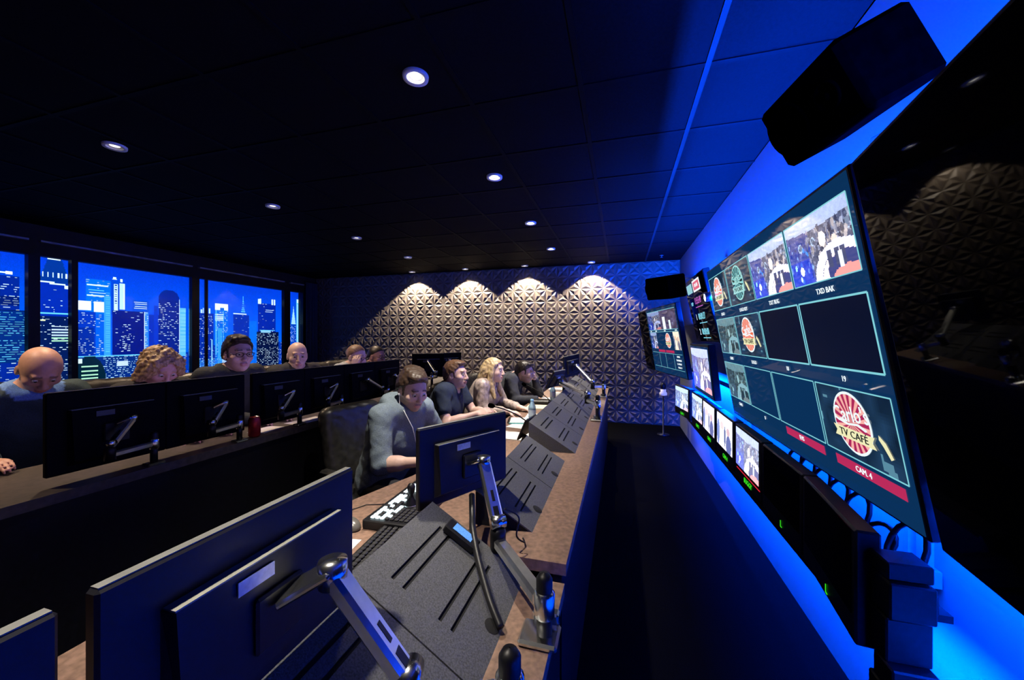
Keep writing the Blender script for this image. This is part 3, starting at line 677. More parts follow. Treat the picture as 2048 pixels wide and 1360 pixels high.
def frame_lines(parent, x0, x1, z0, z1, y, w_=0.006, m=None):
    mb = MB()
    for c, d in ((((x0 + x1) / 2, z0), (x1 - x0, w_)), (((x0 + x1) / 2, z1), (x1 - x0, w_)), ((x0, (z0 + z1) / 2), (w_, z1 - z0)), ((x1, (z0 + z1) / 2), (w_, z1 - z0))):
        mb.box((c[0], y, c[1]), (d[0], 0.0008, d[1]))
    return child(mb, 'frame_line', m or M_line, parent)
def bar(parent, x0, x1, z0, z1, y, m, name='tally_bar'): return child(MB().box(((x0 + x1) / 2, y, (z0 + z1) / 2), (x1 - x0, 0.0008, z1 - z0)), name, m, parent)
def display(name, label, cat, wd, ht, loc, rot, scr, bez=0.012, depth=0.055, group=None):
    t = thing(name, label, cat, loc, rot, group)
    child(MB().box((0, depth / 2, ht / 2), (wd + 2 * bez, depth, ht + 2 * bez), bev=0.005), 'housing', M_black, t)
    child(MB().box((0, -0.001, ht / 2), (wd, 0.002, ht)), 'screen', scr, t)
    return t
TILT = R(10.1)
# middle display: four by three multiviewer
DW, DH = 1.805, 1.03
d2 = display('wall_display', 'large tilted wall display showing a lit grid of studio pictures and badges', 'display', DW, DH, (0.793, 2.1975, 0.942), (TILT, 0, RZ), M_screen)
rows = [(0.052, 0.277), (0.34, 0.571), (0.637, 0.874)]; yF = -0.0035
cols = []
for k in range(4):
    x0 = -DW / 2 + 0.020 + k * 0.4455; cols.append((x0, x0 + 0.430))
content = [['orange', 'cyan', 'studio', 'studio'], ['studiog', 'orange', None, None], ['studiog', None, None, 'red']]
caps = [['LOGO', 'LOGO KEY', 'TXT BUG', 'TXD BAK'], ['CAM1', 'LOGO', '18', '19'], ['CAM1', '8', 'EVS', 'CAM. 4']]
for r_ in range(3):
    z1, z0 = DH * (1 - rows[r_][0]), DH * (1 - rows[r_][1])
    for k in range(4):
        x0, x1 = cols[k]; c = content[r_][k]; cx = (x0 + x1) / 2; cz = (z0 + z1) / 2
        if c == 'studio': raster('picture', studio(seed=5), x1 - x0, z1 - z0, d2, (cx, -0.003, z0))
        elif c == 'studiog': raster('picture', studio(40, 72, (.42, .42, .42), 9, 0.85), x1 - x0, z1 - z0, d2, (cx, -0.003, z0))
        elif c: 
            raster('picture', noise_dark(24, 42, 3 + k), x1 - x0, z1 - z0, d2, (cx, -0.003, z0))
            badge(d2, cx - 0.01, cz + 0.005, 0.098 if c == 'red' else 0.092, -0.004, c)
        if c is None and r_ == 1: bar(d2, x0, x1, z0, z1, -0.0026, emis('dark picture', (0.001, 0.004, 0.022), 1.0), 'picture')
        frame_lines(d2, x0, x1, z0, z1, yF, 0.0042 if not (c is None and r_ == 1) else 0.0065)
        if r_ == 2 and k >= 2: bar(d2, x0 + 0.05, x1 - 0.02, z0 - 0.052, z0 - 0.016, yF, M_red)
        text(caps[r_][k], 0.028, d2, (cx, -0.005, z0 - 0.034), M_txtw)
# near display, toed in, switched off
d3 = display('wall_display', 'large wall display, switched off and glossy black, beside the lit grid display', 'display', 1.84, DH, (0.664, 0.325, 0.942), (TILT, 0, R(-98)), M_glassoff)
# far display, toed in
FW, FH = 1.62, 0.84
d1 = display('wall_display', 'large wall display by the blue corner with small rows of pictures', 'display', FW, FH, (0.545, 5.334, 1.03), (R(9.5), 0, R(-78.6)), M_glassoff)
def fx(s): return -FW / 2 + s * FW
bar(d1, fx(.27), fx(1), 0, FH, -.0022, M_screen, 'lit_area')
for s0, s1, p in ((0.30, 0.62, 'a'), (0.62, 0.98, 'b')):
    im = studio(40, 48, (.45, .5, .6), 21) if p == 'a' else noise_dark(40, 48, 8, (.05, .04, .09))
    if p == 'b':
        im[14:, 8:16] = (.6, .7, .75); im[22:, 26:31] = (.5, .6, .6)
    raster('picture', im, (s1 - s0) * FW, 0.235, d1, (fx((s0 + s1) / 2), -0.003, 0.565))
bar(d1, fx(.30), fx(.98), 0.800, 0.806, -.004, M_line, 'frame_line'); bar(d1, fx(.30), fx(.98), 0.558, 0.564, -.004, M_line, 'frame_line')
raster('picture', studio(36, 30, (.6, .6, .7), 4, 0.2), 0.17 * FW, 0.215, d1, (fx(.385), -0.003, 0.315))
badge(d1, fx(.74), 0.425, 0.085, -0.004, 'orange', False)
raster('picture', people_pic(30, 24, 8) * np.array([.9, .75, .5]), 0.12 * FW, 0.21, d1, (fx(.92), -0.003, 0.318))
bar(d1, fx(.30), fx(.98), 0.533, 0.538, -.004, M_line, 'frame_line'); bar(d1, fx(.47), fx(.63), 0.275, 0.305, -.004, M_red); bar(d1, fx(.65), fx(.83), 0.275, 0.305, -.004, M_red)
bar(d1, fx(.30), fx(.98), 0.262, 0.266, -.004, M_line, 'frame_line'); bar(d1, fx(.30), fx(.98), 0.075, 0.079, -.004, M_line, 'frame_line')
for s_ in (.47, .62, .80): bar(d1, fx(s_), fx(s_) + .004, .08, .26, -.004, M_line, 'frame_line')
for k, tx in enumerate(('EDITING', 'TRANSMISSION', 'EL. MONDAY', 'PROGR. TV')): text(tx, 0.030, d1, (fx(.90), -.005, .235 - k * .042), M_txtw, sx=.8)
for k, s_ in enumerate((.34, .48, .70, .94)): text('CAM%d' % (k + 1), 0.024, d1, (fx(s_), -.005, .545), M_txtw)
# clock display over the small picture display
ck = display('clock_display', 'black clock display with timer digits below two lit tally boxes', 'display', 0.90, 0.60, (0.765, 3.885, 1.45), (R(12), 0, RZ), M_glassoff)
bar(ck, -.36, -.10, .475, .565, -.003, emis('tally pale', (.35, .75, .8), .8), 'tally_box'); bar(ck, -.05, .27, .470, .575, -.003, M_txtw, 'tally_box'); bar(ck, -.02, .24, .485, .560, -.004, emis('tally pink', (.85, .15, .22), .9), 'tally_box'); text('ON AIR', .045, ck, (.11, -.005, .523), M_txtw)
text('NTP', .05, ck, (-.25, -.003, .37), M_txtc); text('13:55:49', .085, ck, (.03, -.003, .385), M_txtm); bar(ck, -.12, .20, .325, .332, -.003, M_txtm, 'underline')
text('1', .085, ck, (-.19, -.003, .235), M_txtw); text('00:00:27', .085, ck, (.05, -.003, .235), M_txtc); bar(ck, -.10, .22, .172, .179, -.003, M_txtc, 'underline')
text('2', .085, ck, (-.17, -.003, .09), M_txtw); text('00:00:00', .085, ck, (.06, -.003, .09), M_txtc); bar(ck, -.08, .22, .03, .037, -.003, M_txtc, 'underline')
pg = display('picture_display', 'bright display with one studio picture under the clock display', 'display', 0.80, 0.42, (0.725, 3.83, 0.985), (R(6), 0, RZ), M_screen, bez=0.02)
raster('picture', studio(60, 96, (1, 1, 1.05), 12) * 1.0 + np.array([.10, .08, .12]), 0.76, 0.38, pg, (0, -0.003, 0.02))
# row of small monitors under the displays
def small(label, y, x, rz, pic, cap, red=False, z=0.60, w_=0.475):
    t = thing('rack_monitor', label, 'monitor', (x, y, z), (0, 0, R(rz)), 'small monitors under the wall displays')
    child(MB().box((0, 0.03, 0.165), (w_, 0.06, 0.33), bev=0.006), 'housing', M_black, t)
    child(MB().box((0, -0.001, 0.2), (w_ - 0.05, 0.002, 0.245)), 'screen', M_glassoff, t)
    if pic is not None: raster('picture', pic, w_ - 0.06, 0.235, t, (0, -0.003, 0.082))
    if cap: text(cap, 0.042, t, (0.02, -0.002, 0.028), M_green)
    if red: bar(t, -0.2, 0.22, 0.058, 0.063, -0.001, M_redline, 'tally_line')
    return t
WHT = np.array([.12, .12, .16])
small('small lit monitor with a red line under a studio picture', 2.53, 0.712, -90, studio(48, 72, (1, 1, 1), 31) + WHT, 'BUGGY', True)
small('small lit monitor showing pale figures, next to the red-lined one', 3.045, 0.715, -90, people_pic(seed=3), 'CAM 4')
small('small lit monitor below the bright single-picture display', 3.555, 0.715, -90, people_pic(seed=5) * np.array([1, .95, .95]), 'CAM 3')
small('small lit monitor second from the blue corner', 4.05, 0.712, -88, studio(40, 60, (1.3, 1.3, 1.3), 41, .3) + WHT, 'CAM 2')
small('small lit monitor nearest the blue corner at the row end', 4.66, 0.66, -80, studio(40, 60, (1.2, 1.2, 1.3), 51, .4) + WHT, 'CAM 1')
small('small dark monitor right beside the red-lined lit one', 2.03, 0.705, -91, None, 'L')
small('small dark monitor at the near end of the lower row', 1.55, 0.672, -97, None, 'L')
# mounting rail behind: posts on the wall
for y in (1.53, 3.24):
    t = thing('display_stand', 'blue lit steel mounting post %s' % ('under the near corner of the grid display' if y < 2 else 'between the grid display and clock display'), 'display stand', (0.915, y, 0))
    mt = mat('grey steel', (0.35, 0.36, 0.38), 0.4, metal=0.6, var=0.1)
    MB().box((0.915, y - 0.03, 1.22), (0.03, 0.025, 1.0)).build('post', mt, t); MB().box((0.915, y + 0.03, 1.22), (0.03, 0.025, 1.0)).build('post', mt, t)
    MB().box((0.93, y, 0.735), (0.03, 0.10, 0.05)).build('foot_bracket', mt, t); MB().box((0.93, y, 1.70), (0.03, 0.10, 0.05)).build('top_bracket', mt, t)
# power bricks and a cable loom on a tray behind the dark monitors
tr_ = thing('cable_tray', 'black cable tray with hanging cable loops under the big display', 'cable tray', (0.83, 1.75, 0.70))
MB().box((0.83, 1.80, 0.71), (0.08, 0.95, 0.02)).build('tray', M_black, tr_)
for k in range(7):
    y = 1.42 + 0.13 * k; h = random.uniform(.04, .10)
    MB().tube([(0.82 + .03 * math.sin(q), y + 0.07 * math.cos(q * 1.0), 0.76 + h + h * math.sin(q)) for q in np.linspace(-2.0, 3.6, 14)], 0.008, 8).build('cable_loop', M_black, tr_)
for k in range(4):
    MB().box((0.80, 1.36 + .2 * k, 0.75), (0.06, 0.11, 0.06), bev=0.006).build('power_brick', M_black, tr_)
rk = thing('equipment_shelf', 'dark stacked equipment boxes at the near end of the small monitor row', 'equipment', (0.73, 1.24, 0.40))
for k, (dy, h) in enumerate(((0.0, .06), (.012, .09), (-.01, .07), (.015, .12), (0, .10), (.01, .05))):
    z = 0.40 + sum((.06, .09, .07, .12, .10, .05)[:k])
    MB().box((0.725, 1.265 + dy, z + h / 2), (0.10, 0.08, h - 0.004), bev=0.004).build('equipment_box', M_black, rk)
# LED strips on the back of the displays; lowest run added for the wall
for z, x in ((1.63, 0.822), (1.09, 0.84), (0.555, 0.80)):
    t = tag(MB().box((x, 2.45, z), (0.04, 6.2, 0.02)).build('led_strip', M_black, org=(x, 2.45, z)), 'long LED strip holder behind the wall displays, %s' % ('upper run' if z > 1.3 else 'middle run' if z > 1 else 'added lowest run brightening the wall under the small monitors'), 'light strip')
# little bare lamp between the clock display and the grid display
t = thing('spot_lamp', 'small glaring bluish white lamp between the clock and the grid display', 'lamp', (0.66, 3.27, 1.80))
Mh = Matrix.Rotation(R(-100), 3, 'Y')
child(MB().lathe([(0.001, -0.05), (0.03, -0.05), (0.034, 0.03), (0.03, 0.032)], n=18, M=Mh), 'lamp_head', M_silver, t)
child(MB().lathe([(0.001, 0.034), (0.027, 0.031), (0.028, 0.02)], n=18, M=Mh), 'bulb', emis('lamp bulb', (0.55, 0.75, 1.0), 25.0), t)
child(MB().tube([(0, 0, 0.03), (0.05, 0, 0.09), (0.14, 0, 0.10), (0.28, 0, 0.10)], 0.01), 'bracket', M_silver, t)
l = bpy.data.lights.new('lamp_beam', 'POINT'); l.energy = 0.8; l.color = (0.1, 0.3, 1.0); l.shadow_soft_size = 0.02; link('beam', l, t, (-0.045, 0, -0.01))
# small lamp on a stand in the blue corner
t = thing('stand_lamp', 'small black and white lamp head on a thin stand by the blue corner', 'lamp', (0.62, 6.2, 0))
child(MB().lathe([(0.001, 0), (0.09, 0), (0.09, 0.015), (0.012, 0.022), (0.010, 0.60), (0.001, 0.60)], n=18), 'stand', M_black, t)
child(MB().lathe([(0.012, 0.60), (0.055, 0.61), (0.055, 0.645), (0.04, 0.66), (0.04, 0.70), (0.001, 0.70)], n=20), 'lamp_collar', mat('warm white plastic', (0.8, 0.75, 0.6), 0.4, var=0.03, emit=(1.0, 0.85, 0.6), es=0.25), t)
child(MB().lathe([(0.036, 0.70), (0.042, 0.75), (0.03, 0.79), (0.001, 0.80)], n=20), 'lamp_head', M_black, t)

# loudspeakers above the displays
def speaker(label, loc, rot, dims, arm_to):
    t = thing('loudspeaker', label, 'loudspeaker', loc, rot)
    L, W, H_ = dims    # local: -y is the front baffle
    child(MB().box((0, 0, 0), (L, W, H_), bev=0.014), 'cabinet', M_blackm, t)
    for x, r_ in ((-L * 0.24, H_ * 0.37), (L * 0.25, H_ * 0.18)):
        Mf = Matrix.Rotation(R(90), 3, 'X')
        nm = 'woofer' if r_ > H_ * .3 else 'tweeter'
        c = child(MB().lathe([(r_ * 1.12, 0), (r_ * 1.12, 0.006), (r_, 0.008), (r_ * .92, 0.003), (r_ * .35, -0.012 + .014), (r_ * .3, 0.008), (0.001, 0.010)], (x, -W / 2, 0), 28, Mf), nm, M_blackm, t)
    return t
speaker('small black loudspeaker with a round woofer above the far displays', (0.42, 4.02, 1.98), (R(10), R(3), R(-58)), (0.36, 0.20, 0.22), None)
S2 = speaker('large black loudspeaker hanging over the gap between the big displays', (0.60, 1.30, 2.17), (R(28), 0, R(-80)), (0.34, 0.20, 0.20), None)
t = thing('speaker_bracket', 'blue lit wall bracket under the large loudspeaker', 'bracket', (0.94, 1.50, 2.05))
MB().beam((0.94, 1.50, 2.05), (0.74, 1.40, 2.08), 0.05, 0.03, bev=0.006).build('bracket_arm', mat('pale bracket', (0.5, 0.5, 0.5), 0.4, var=0.05), t)
MB().box((0.942, 1.50, 2.03), (0.012, 0.10, 0.20)).build('wall_plate', MATS['pale bracket'], t)
t = thing('speaker_bracket', 'blue lit wall bracket behind the small loudspeaker', 'bracket', (0.94, 3.80, 2.2))
MB().beam((0.94, 3.98, 2.13), (0.50, 4.04, 2.05), 0.05, 0.03, bev=0.006).build('bracket_arm', MATS['pale bracket'], t)
MB().box((0.942, 3.98, 2.13), (0.012, 0.10, 0.20)).build('wall_plate', MATS['pale bracket'], t)
t = thing('monitor_rail', 'black support rail carrying the row of small monitors', 'rail', (0.76, 3.2, 0.56))
MB().box((0.745, 3.10, 0.585), (0.07, 3.7, 0.028)).build('rail', M_black, t)
for y in (1.9, 3.3, 4.7): MB().box((0.86, y, 0.58), (0.18, 0.04, 0.03)).build('wall_bracket', M_black, t)

# =================================================================== people
def smin(a, b, k):
    h = np.clip(0.5 + 0.5 * (b - a) / k, 0, 1); return b * (1 - h) + a * h - k * h * (1 - h)
class Sdf:
    def __init__(s): s.p = []; s.disp = None
    def cap(s, a, b, ra, rb=None, k=0.02, sub=False):
        s.p.append(('c', np.array(a, float), np.array(b, float), ra, ra if rb is None else rb, k, sub)); return s
    def ell(s, c, r, M=None, k=0.02, sub=False):
        s.p.append(('e', np.array(c, float), np.array(r, float), np.eye(3) if M is None else np.array(M, float), 0, k, sub)); return s
    def half(s, n, c, k=0.006):     # keep dot(n,p) > c
        s.p.append(('h', np.array(n, float), c, 0, 0, k, True)); return s
    def ev(s, P, cull=False):
        d = np.full(len(P), 9.0, np.float64); P0 = P; d0 = d
        for q in s.p:
            if cull and q[0] != 'h':
                if q[0] == 'c': r = max(q[3], q[4]) + 0.07; lo = np.minimum(q[1], q[2]) - r; hi = np.maximum(q[1], q[2]) + r
                else: r = q[2].max() + 0.07; lo = q[1] - r; hi = q[1] + r
                sel = np.nonzero((P0[:, 0] > lo[0]) & (P0[:, 0] < hi[0]) & (P0[:, 1] > lo[1]) & (P0[:, 1] < hi[1]) & (P0[:, 2] > lo[2]) & (P0[:, 2] < hi[2]))[0]
                if not len(sel): continue
                P = P0[sel]; d = d0[sel]
            else: P = P0; d = d0; sel = None
            if q[0] == 'c':
                ba = q[2] - q[1]; pa = P - q[1]; h = np.clip(pa @ ba / max(ba @ ba, 1e-9), 0, 1)
                v = np.linalg.norm(pa - h[:, None] * ba, axis=1) - (q[3] + (q[4] - q[3]) * h)
            elif q[0] == 'e':
                l = (P - q[1]) @ q[3]; k0 = np.linalg.norm(l / q[2], axis=1); k1 = np.linalg.norm(l / q[2] ** 2, axis=1)
                v = k0 * (k0 - 1) / np.maximum(k1, 1e-6)
            else: v = P @ q[1] - q[2]
            d = -smin(-d, v, q[5]) if q[6] else smin(d, v, q[5])
            if sel is None: d0 = d
            else: d0[sel] = d
        if s.disp is not None: d0 = d0 + s.disp(P0)
        return d0
    def bounds(s):
        lo = np.full(3, 9e9); hi = -lo
        for q in s.p:
            if q[6]: continue
            if q[0] == 'c':
                r = max(q[3], q[4]); lo = np.minimum(lo, np.minimum(q[1], q[2]) - r); hi = np.maximum(hi, np.maximum(q[1], q[2]) + r)
            elif q[0] == 'e': lo = np.minimum(lo, q[1] - q[2].max()); hi = np.maximum(hi, q[1] + q[2].max())
        return lo - 0.03, hi + 0.03
def axis_grid(lo, hi, h, fine=None):
    """spacing h, or fine[2] between fine[0] and fine[1]"""
    out = [lo]
    while out[-1] < hi:
        out.append(out[-1] + (fine[2] if fine and fine[0] <= out[-1] <= fine[1] else h))
    return np.array(out)
def polygonise(s, h, fine=None):
    lo, hi = s.bounds(); ax = [axis_grid(lo[i], hi[i], h, fine[i] if fine else None) for i in range(3)]
    S = 4; cx = [a[S // 2::S] for a in ax]
    G = np.stack(np.meshgrid(*cx, indexing='ij'), -1); shp = G.shape[:3]
    cf = s.ev(G.reshape(-1, 3)).reshape(shp)
    F = cf
    for i in range(3):
        idx = np.minimum(np.arange(len(ax[i])) // S, shp[i] - 1); F = np.take(F, idx, axis=i)
    F = F.copy(); mask = np.abs(F) < h * 7.5
    I = np.nonzero(mask); P = np.stack([ax[i][I[i]] for i in range(3)], -1); F[I] = s.ev(P, True)
    # naive surface nets
    B = F < 0
    c = sum(B[i:B.shape[0] - 1 + i, j:B.shape[1] - 1 + j, k:B.shape[2] - 1 + k].astype(np.int8) for i in (0, 1) for j in (0, 1) for k in (0, 1))
    act = (c > 0) & (c < 8); A = np.nonzero(act); n = len(A[0])
    acc = np.zeros((n, 3)); cnt = np.zeros(n); A = [np.array(a) for a in A]
    for i in range(3):
        j, k = (i + 1) % 3, (i + 2) % 3
        for dj in (0, 1):
            for dk in (0, 1):
                o0 = [A[0].copy(), A[1].copy(), A[2].copy()]; o0[j] += dj; o0[k] += dk
                o1 = [x.copy() for x in o0]; o1[i] += 1
                f0, f1 = F[tuple(o0)], F[tuple(o1)]; q = (f0 < 0) != (f1 < 0)
                t = np.where(q, f0 / np.where(np.abs(f0 - f1) < 1e-12, 1, f0 - f1), 0)
                p0 = np.stack([ax[m][o0[m]] for m in range(3)], -1); p1 = np.stack([ax[m][o1[m]] for m in range(3)], -1)
                acc[q] += (p0 + (p1 - p0) * t[:, None])[q]; cnt[q] += 1
    V = acc / np.maximum(cnt, 1)[:, None]
    vid = np.full(act.shape, -1, np.int64); vid[tuple(A)] = np.arange(n)
    Q = []
    for i in range(3):
        j, k = (i + 1) % 3, (i + 2) % 3
        sl0 = [slice(None)] * 3; sl1 = [slice(None)] * 3; sl0[i] = slice(0, -1); sl1[i] = slice(1, None)
        b0, b1 = B[tuple(sl0)], B[tuple(sl1)]; ch = np.nonzero(b0 != b1); ch = [np.array(x) for x in ch]
        ok = (ch[j] > 0) & (ch[k] > 0) & (ch[j] < act.shape[j]) & (ch[k] < act.shape[k]); ch = [x[ok] for x in ch]
        def cell(dj, dk):
            o = [x.copy() for x in ch]; o[j] -= dj; o[k] -= dk; return vid[tuple(o)]
        q = np.stack([cell(1, 1), cell(0, 1), cell(0, 0), cell(1, 0)], -1)
        flip = ~b0[tuple(ch)]; q[flip] = q[flip][:, ::-1]; Q.append(q)
    Q = np.concatenate(Q); Q = Q[(Q >= 0).all(1)]
    return V, Q
def np_mesh(name, V, Q, m, col=None, org=(0, 0, 0)):
    me = bpy.data.meshes.new(name); V = V - np.array(org)
    me.vertices.add(len(V)); me.vertices.foreach_set('co', V.astype(np.float32).ravel())
    me.loops.add(Q.size); me.loops.foreach_set('vertex_index', Q.astype(np.int32).ravel())
    me.polygons.add(len(Q)); me.polygons.foreach_set('loop_start', np.arange(0, Q.size, 4, dtype=np.int32))
    me.update(calc_edges=True); me.validate()
    me.polygons.foreach_set('use_smooth', np.ones(len(me.polygons), bool)); me.materials.append(m)
    if col is not None and len(col) == len(me.vertices):
        at = me.attributes.new('col', 'FLOAT_COLOR', 'POINT')
        at.data.foreach_set('color', np.concatenate([col, np.ones((len(col), 1))], 1).astype(np.float32).ravel())
    return me
M_skin = mat('skin', (0.6, 0.4, 0.32), 0.5, attr='col', var=0.06, scale=60)
M_eye = mat('eye', (0.5, 0.48, 0.46), 0.2, var=0.05)
M_iris = mat('iris', (0.02, 0.015, 0.012), 0.2, var=0.1)
def nrm(v): v = np.array(v, float); return v / np.linalg.norm(v)
def head_frame(fwd, roll=0.0):
    y = nrm(fwd); x = nrm(np.cross(y, [0, 0, 1])); z = np.cross(x, y)
    if roll:
        c, s_ = math.cos(roll), math.sin(roll); x, z = x * c + z * s_, z * c - x * s_
    return np.stack([x, y, z], 1)        # columns: right, forward, up
def wave(P, f, a, ph=0.0):
    return a * np.sin(P[:, 0] * f + ph + 2.1 * np.sin(P[:, 2] * f * .5)) * np.sin(P[:, 1] * f * 1.1 + 1.3 * ph) * np.sin(P[:, 2] * f * .9 + ph)
def hand_prims(s, wr, d, palm, side, curl=0.5, sc_=1.0):
    """wr wrist, d hand direction, palm the way the palm faces, side +1 when the thumb is on cross(d, palm)"""
    d = nrm(d); palm = nrm(np.array(palm) - d * np.dot(palm, d)); x = np.cross(d, palm) * side; wr = np.array(wr, float)
    L = 0.088 * sc_
    for i, (off, fl) in enumerate(((0.031, 0.070), (0.010, 0.078), (-0.011, 0.072), (-0.031, 0.056))):
        kn = wr + d * (L - 0.006 * abs(i - 1)) + x * off * sc_
        s.cap(wr + d * 0.012 + x * off * 0.55, kn, 0.0135, 0.0110, 0.012)
        a0 = kn; an = 0.0
        for seg, f in enumerate((0.45, 0.32, 0.23)):
            an += curl * (0.55, 0.75, 0.5)[seg] + 0.05 * i * curl
            dr = d * math.cos(an) + palm * math.sin(an); b0 = a0 + dr * fl * f * sc_
            s.cap(a0, b0, 0.0094 - .0008 * seg, 0.0088 - .0009 * seg, 0.005); a0 = b0
    t0 = wr + d * 0.022 + x * 0.026; t1 = t0 + (d * 0.55 + x * 0.6 + palm * 0.45) * 0.042; t2 = t1 + (d * 0.85 + x * 0.1 + palm * 0.45) * 0.034; t3 = t2 + (d * .8 - x * .15 + palm * .5) * 0.026
    s.cap(t0, t1, 0.0145, 0.0115, 0.012).cap(t1, t2, 0.0108, 0.0100, 0.006).cap(t2, t3, 0.0098, 0.0082, 0.004)
def person(label, z0, pelvis, chest, head, hdir, tfwd, armR, armL, skin=(0.55, 0.36, 0.28), roll=0.0, hair=None, hairc=(0.03, 0.02, 0.014), shirt=None, shirtc=(0.02, 0.03, 0.06),
           sleeve=1.0, neckline='crew', female=False, glasses=False, beard=0.0, lids=0.0, hs=1.0, coarse=0.0095, smile=False, garment='shirt', pattern=None, brow=None, collarc=None):
    """arm = (elbow, wrist, hand direction, palm direction, curl)"""
    org = Vector((pelvis[0], pelvis[1], z0)); t = thing('person', label, 'person', org, group=None)
    pel = np.array([pelvis[0], pelvis[1], z0 + 0.56]); ch = np.array(chest, float); hd = np.array(head, float)
    H = head_frame(hdir, roll); f2 = nrm([tfwd[0], tfwd[1], 0]); rt = np.array([f2[1], -f2[0], 0])
    hp = lambda x, y, z: hd + H @ (np.array([x, y, z]) * hs)
    nb = ch * 0.32 + hd * 0.68 - f2 * 0.015; nb[2] = ch[2] + 0.175          # base of the neck
    nb[:2] = ch[:2] * 0.55 + hd[:2] * 0.45
    shw = 0.155 if female else 0.178
    sR = nb + rt * shw - np.array([0, 0, 0.045]); sL = nb - rt * shw - np.array([0, 0, 0.045])
    # ---- body
    s = Sdf()
    def torso(q, e=0.0, legs=False):
        w_ = 0.9 if female else 1.0
        B = np.stack([rt, f2, [0, 0, 1]], 1)
        q.ell(pel, np.array([0.17, 0.125, 0.13]) + e, B, 0.05)
        q.cap(pel + [0, 0, 0.05], ch - [0, 0, 0.06], 0.125 * w_ + e, 0.125 * w_ + e, 0.06)
        for sg in (-1, 1): q.cap(pel + rt * sg * 0.06 + [0, 0, .03], ch + rt * sg * 0.065, 0.105 * w_ + e, 0.108 * w_ + e, 0.05)
        q.ell(ch + [0, 0, 0.03], np.array([0.165 * w_, 0.108, 0.165]) + e, B, 0.06)
        q.cap(sR + rt * -0.02, sL + rt * 0.02, 0.058 + e, 0.058 + e, 0.05)
        q.cap(nb + [0, 0, -0.05], nb + [0, 0, -.005], 0.075 + e, 0.058 + e, 0.05)
        if female:
            for sg in (-1, 1): q.ell(ch + rt * sg * 0.075 + f2 * 0.085 + [0, 0, 0.0], np.array([.065, .06, .065]) + e, B, 0.03)
    torso(s)
    kn, an = {}, {}
    for sg in (-1, 1):
        hip = pel + rt * sg * 0.085 - [0, 0, 0.01]; kn[sg] = hip + f2 * 0.40 + rt * sg * 0.03 - [0, 0, 0.04]; an[sg] = np.array([kn[sg][0], kn[sg][1], z0 + 0.095]) - f2 * 0.05
        s.cap(hip, kn[sg], 0.082, 0.058, 0.04).cap(kn[sg], an[sg], 0.056, 0.038, 0.03)
        s.cap(an[sg] - [0, 0, .05], an[sg] + f2 * 0.15 - [0, 0, 0.06], 0.034, 0.028, 0.03)
    s.cap(nb - [0, 0, 0.03], hp(0, -0.022, -0.055), 0.056 if not female else 0.048, 0.052 if not female else 0.045, 0.03)
    for sh, (el, wr, d, pm, cu), sg in ((sR, armR, -1), (sL, armL, 1)):
        el = np.array(el, float); wr = np.array(wr, float)
        s.cap(sh, el, 0.050, 0.040, 0.03).cap(el, wr, 0.041, 0.027, 0.015)
        s.cap(el * .7 + wr * .3, el * .55 + wr * .45, 0.041, 0.039, 0.03)
        hand_prims(s, wr, d, pm, sg, cu, 0.93 if female else 1.0)
    # ---- head
    k_ = hs
    def he(c, r, kk=0.012, sub=False): s.ell(hp(*c), np.array(r) * k_, H, kk, sub)
    he((0, -0.014, 0.030), (0.077, 0.097, 0.088), 0.02); he((0, 0.022, -0.030), (0.066, 0.068, 0.086), 0.03)
    he((0, 0.040, -0.080), (0.043, 0.045, 0.040), 0.025); he((0, 0.070, -0.100), (0.020, 0.018, 0.017), 0.018)
    s.cap(hp(-.034, .079, .026), hp(.034, .079, .026), 0.0125 * k_, None, 0.014)
    for sg in (-1, 1):
        he((sg * .044, .058, -.026), (0.024, 0.024, 0.022), 0.02); he((sg * .031, .104, .003), (0.0185, 0.0185, 0.0145), 0.010, True)
        he((sg * .0775, -.012, -.012), (0.009, 0.020, 0.032), 0.006); he((sg * .0885, -.008, -.008), (0.006, 0.011, 0.018), 0.004, True)
        he((sg * .0125, .099, -.038), (0.0085, 0.010, 0.008), 0.006)
    s.cap(hp(0, .088, .012), hp(0, .108, -.034), 0.0085 * k_, 0.0125 * k_, 0.010)
    he((0, .0905, -.0640), (0.023, 0.0115, 0.0065), 0.006); he((0, .0895, -.0765), (0.020, 0.0115, 0.007), 0.006); he((0, .1075, -.0700), (0.026, 0.010, 0.0022), 0.004, True)
    fine = [(hd[i] - 0.13, hd[i] + 0.13, 0.0048) for i in range(3)]
    V, Q = polygonise(s, coarse, fine)
    loc = (V - hd) @ H / hs; col = np.tile(np.array(skin, float), (len(V), 1))
    x, y, z = np.abs(loc[:, 0]), loc[:, 1], loc[:, 2]; isf = (np.abs(loc) < 0.14).all(1)
    def paint(k, c, a): col[k & isf] = col[k & isf] * (1 - a) + np.array(c) * a
    bc = np.array(brow if brow is not None else hairc)
    paint((y > .06) & (x > .012) & (x < .05) & (np.abs(z - .030 + .12 * (x - .03) ** 1) < .0055), bc, .75)
    paint((y > .075) & (x < .024) & (np.abs(z + .070) < .010), (skin[0] * .85, skin[1] * .52, skin[2] * .52), .8)
    paint((y > .05) & (x > .018) & (x < .046) & (np.abs(z) < .012), (skin[0] * .45, skin[1] * .38, skin[2] * .40), .55)
    if beard: paint((z < -.045 - .25 * np.clip(.07 - y, -1, .1) * 0) & (y > -.02) & (z > -.125) & ~((x < .022) & (np.abs(z + .070) < .009)), np.array(hairc) * 1.4, beard)
    paint((y > .085) & (x < .013) & (z < -.044) & (z > -.050), (skin[0] * .3, skin[1] * .2, skin[2] * .2), .7)
    body = link('body', np_mesh('body', V, Q, M_skin, col, org), t)
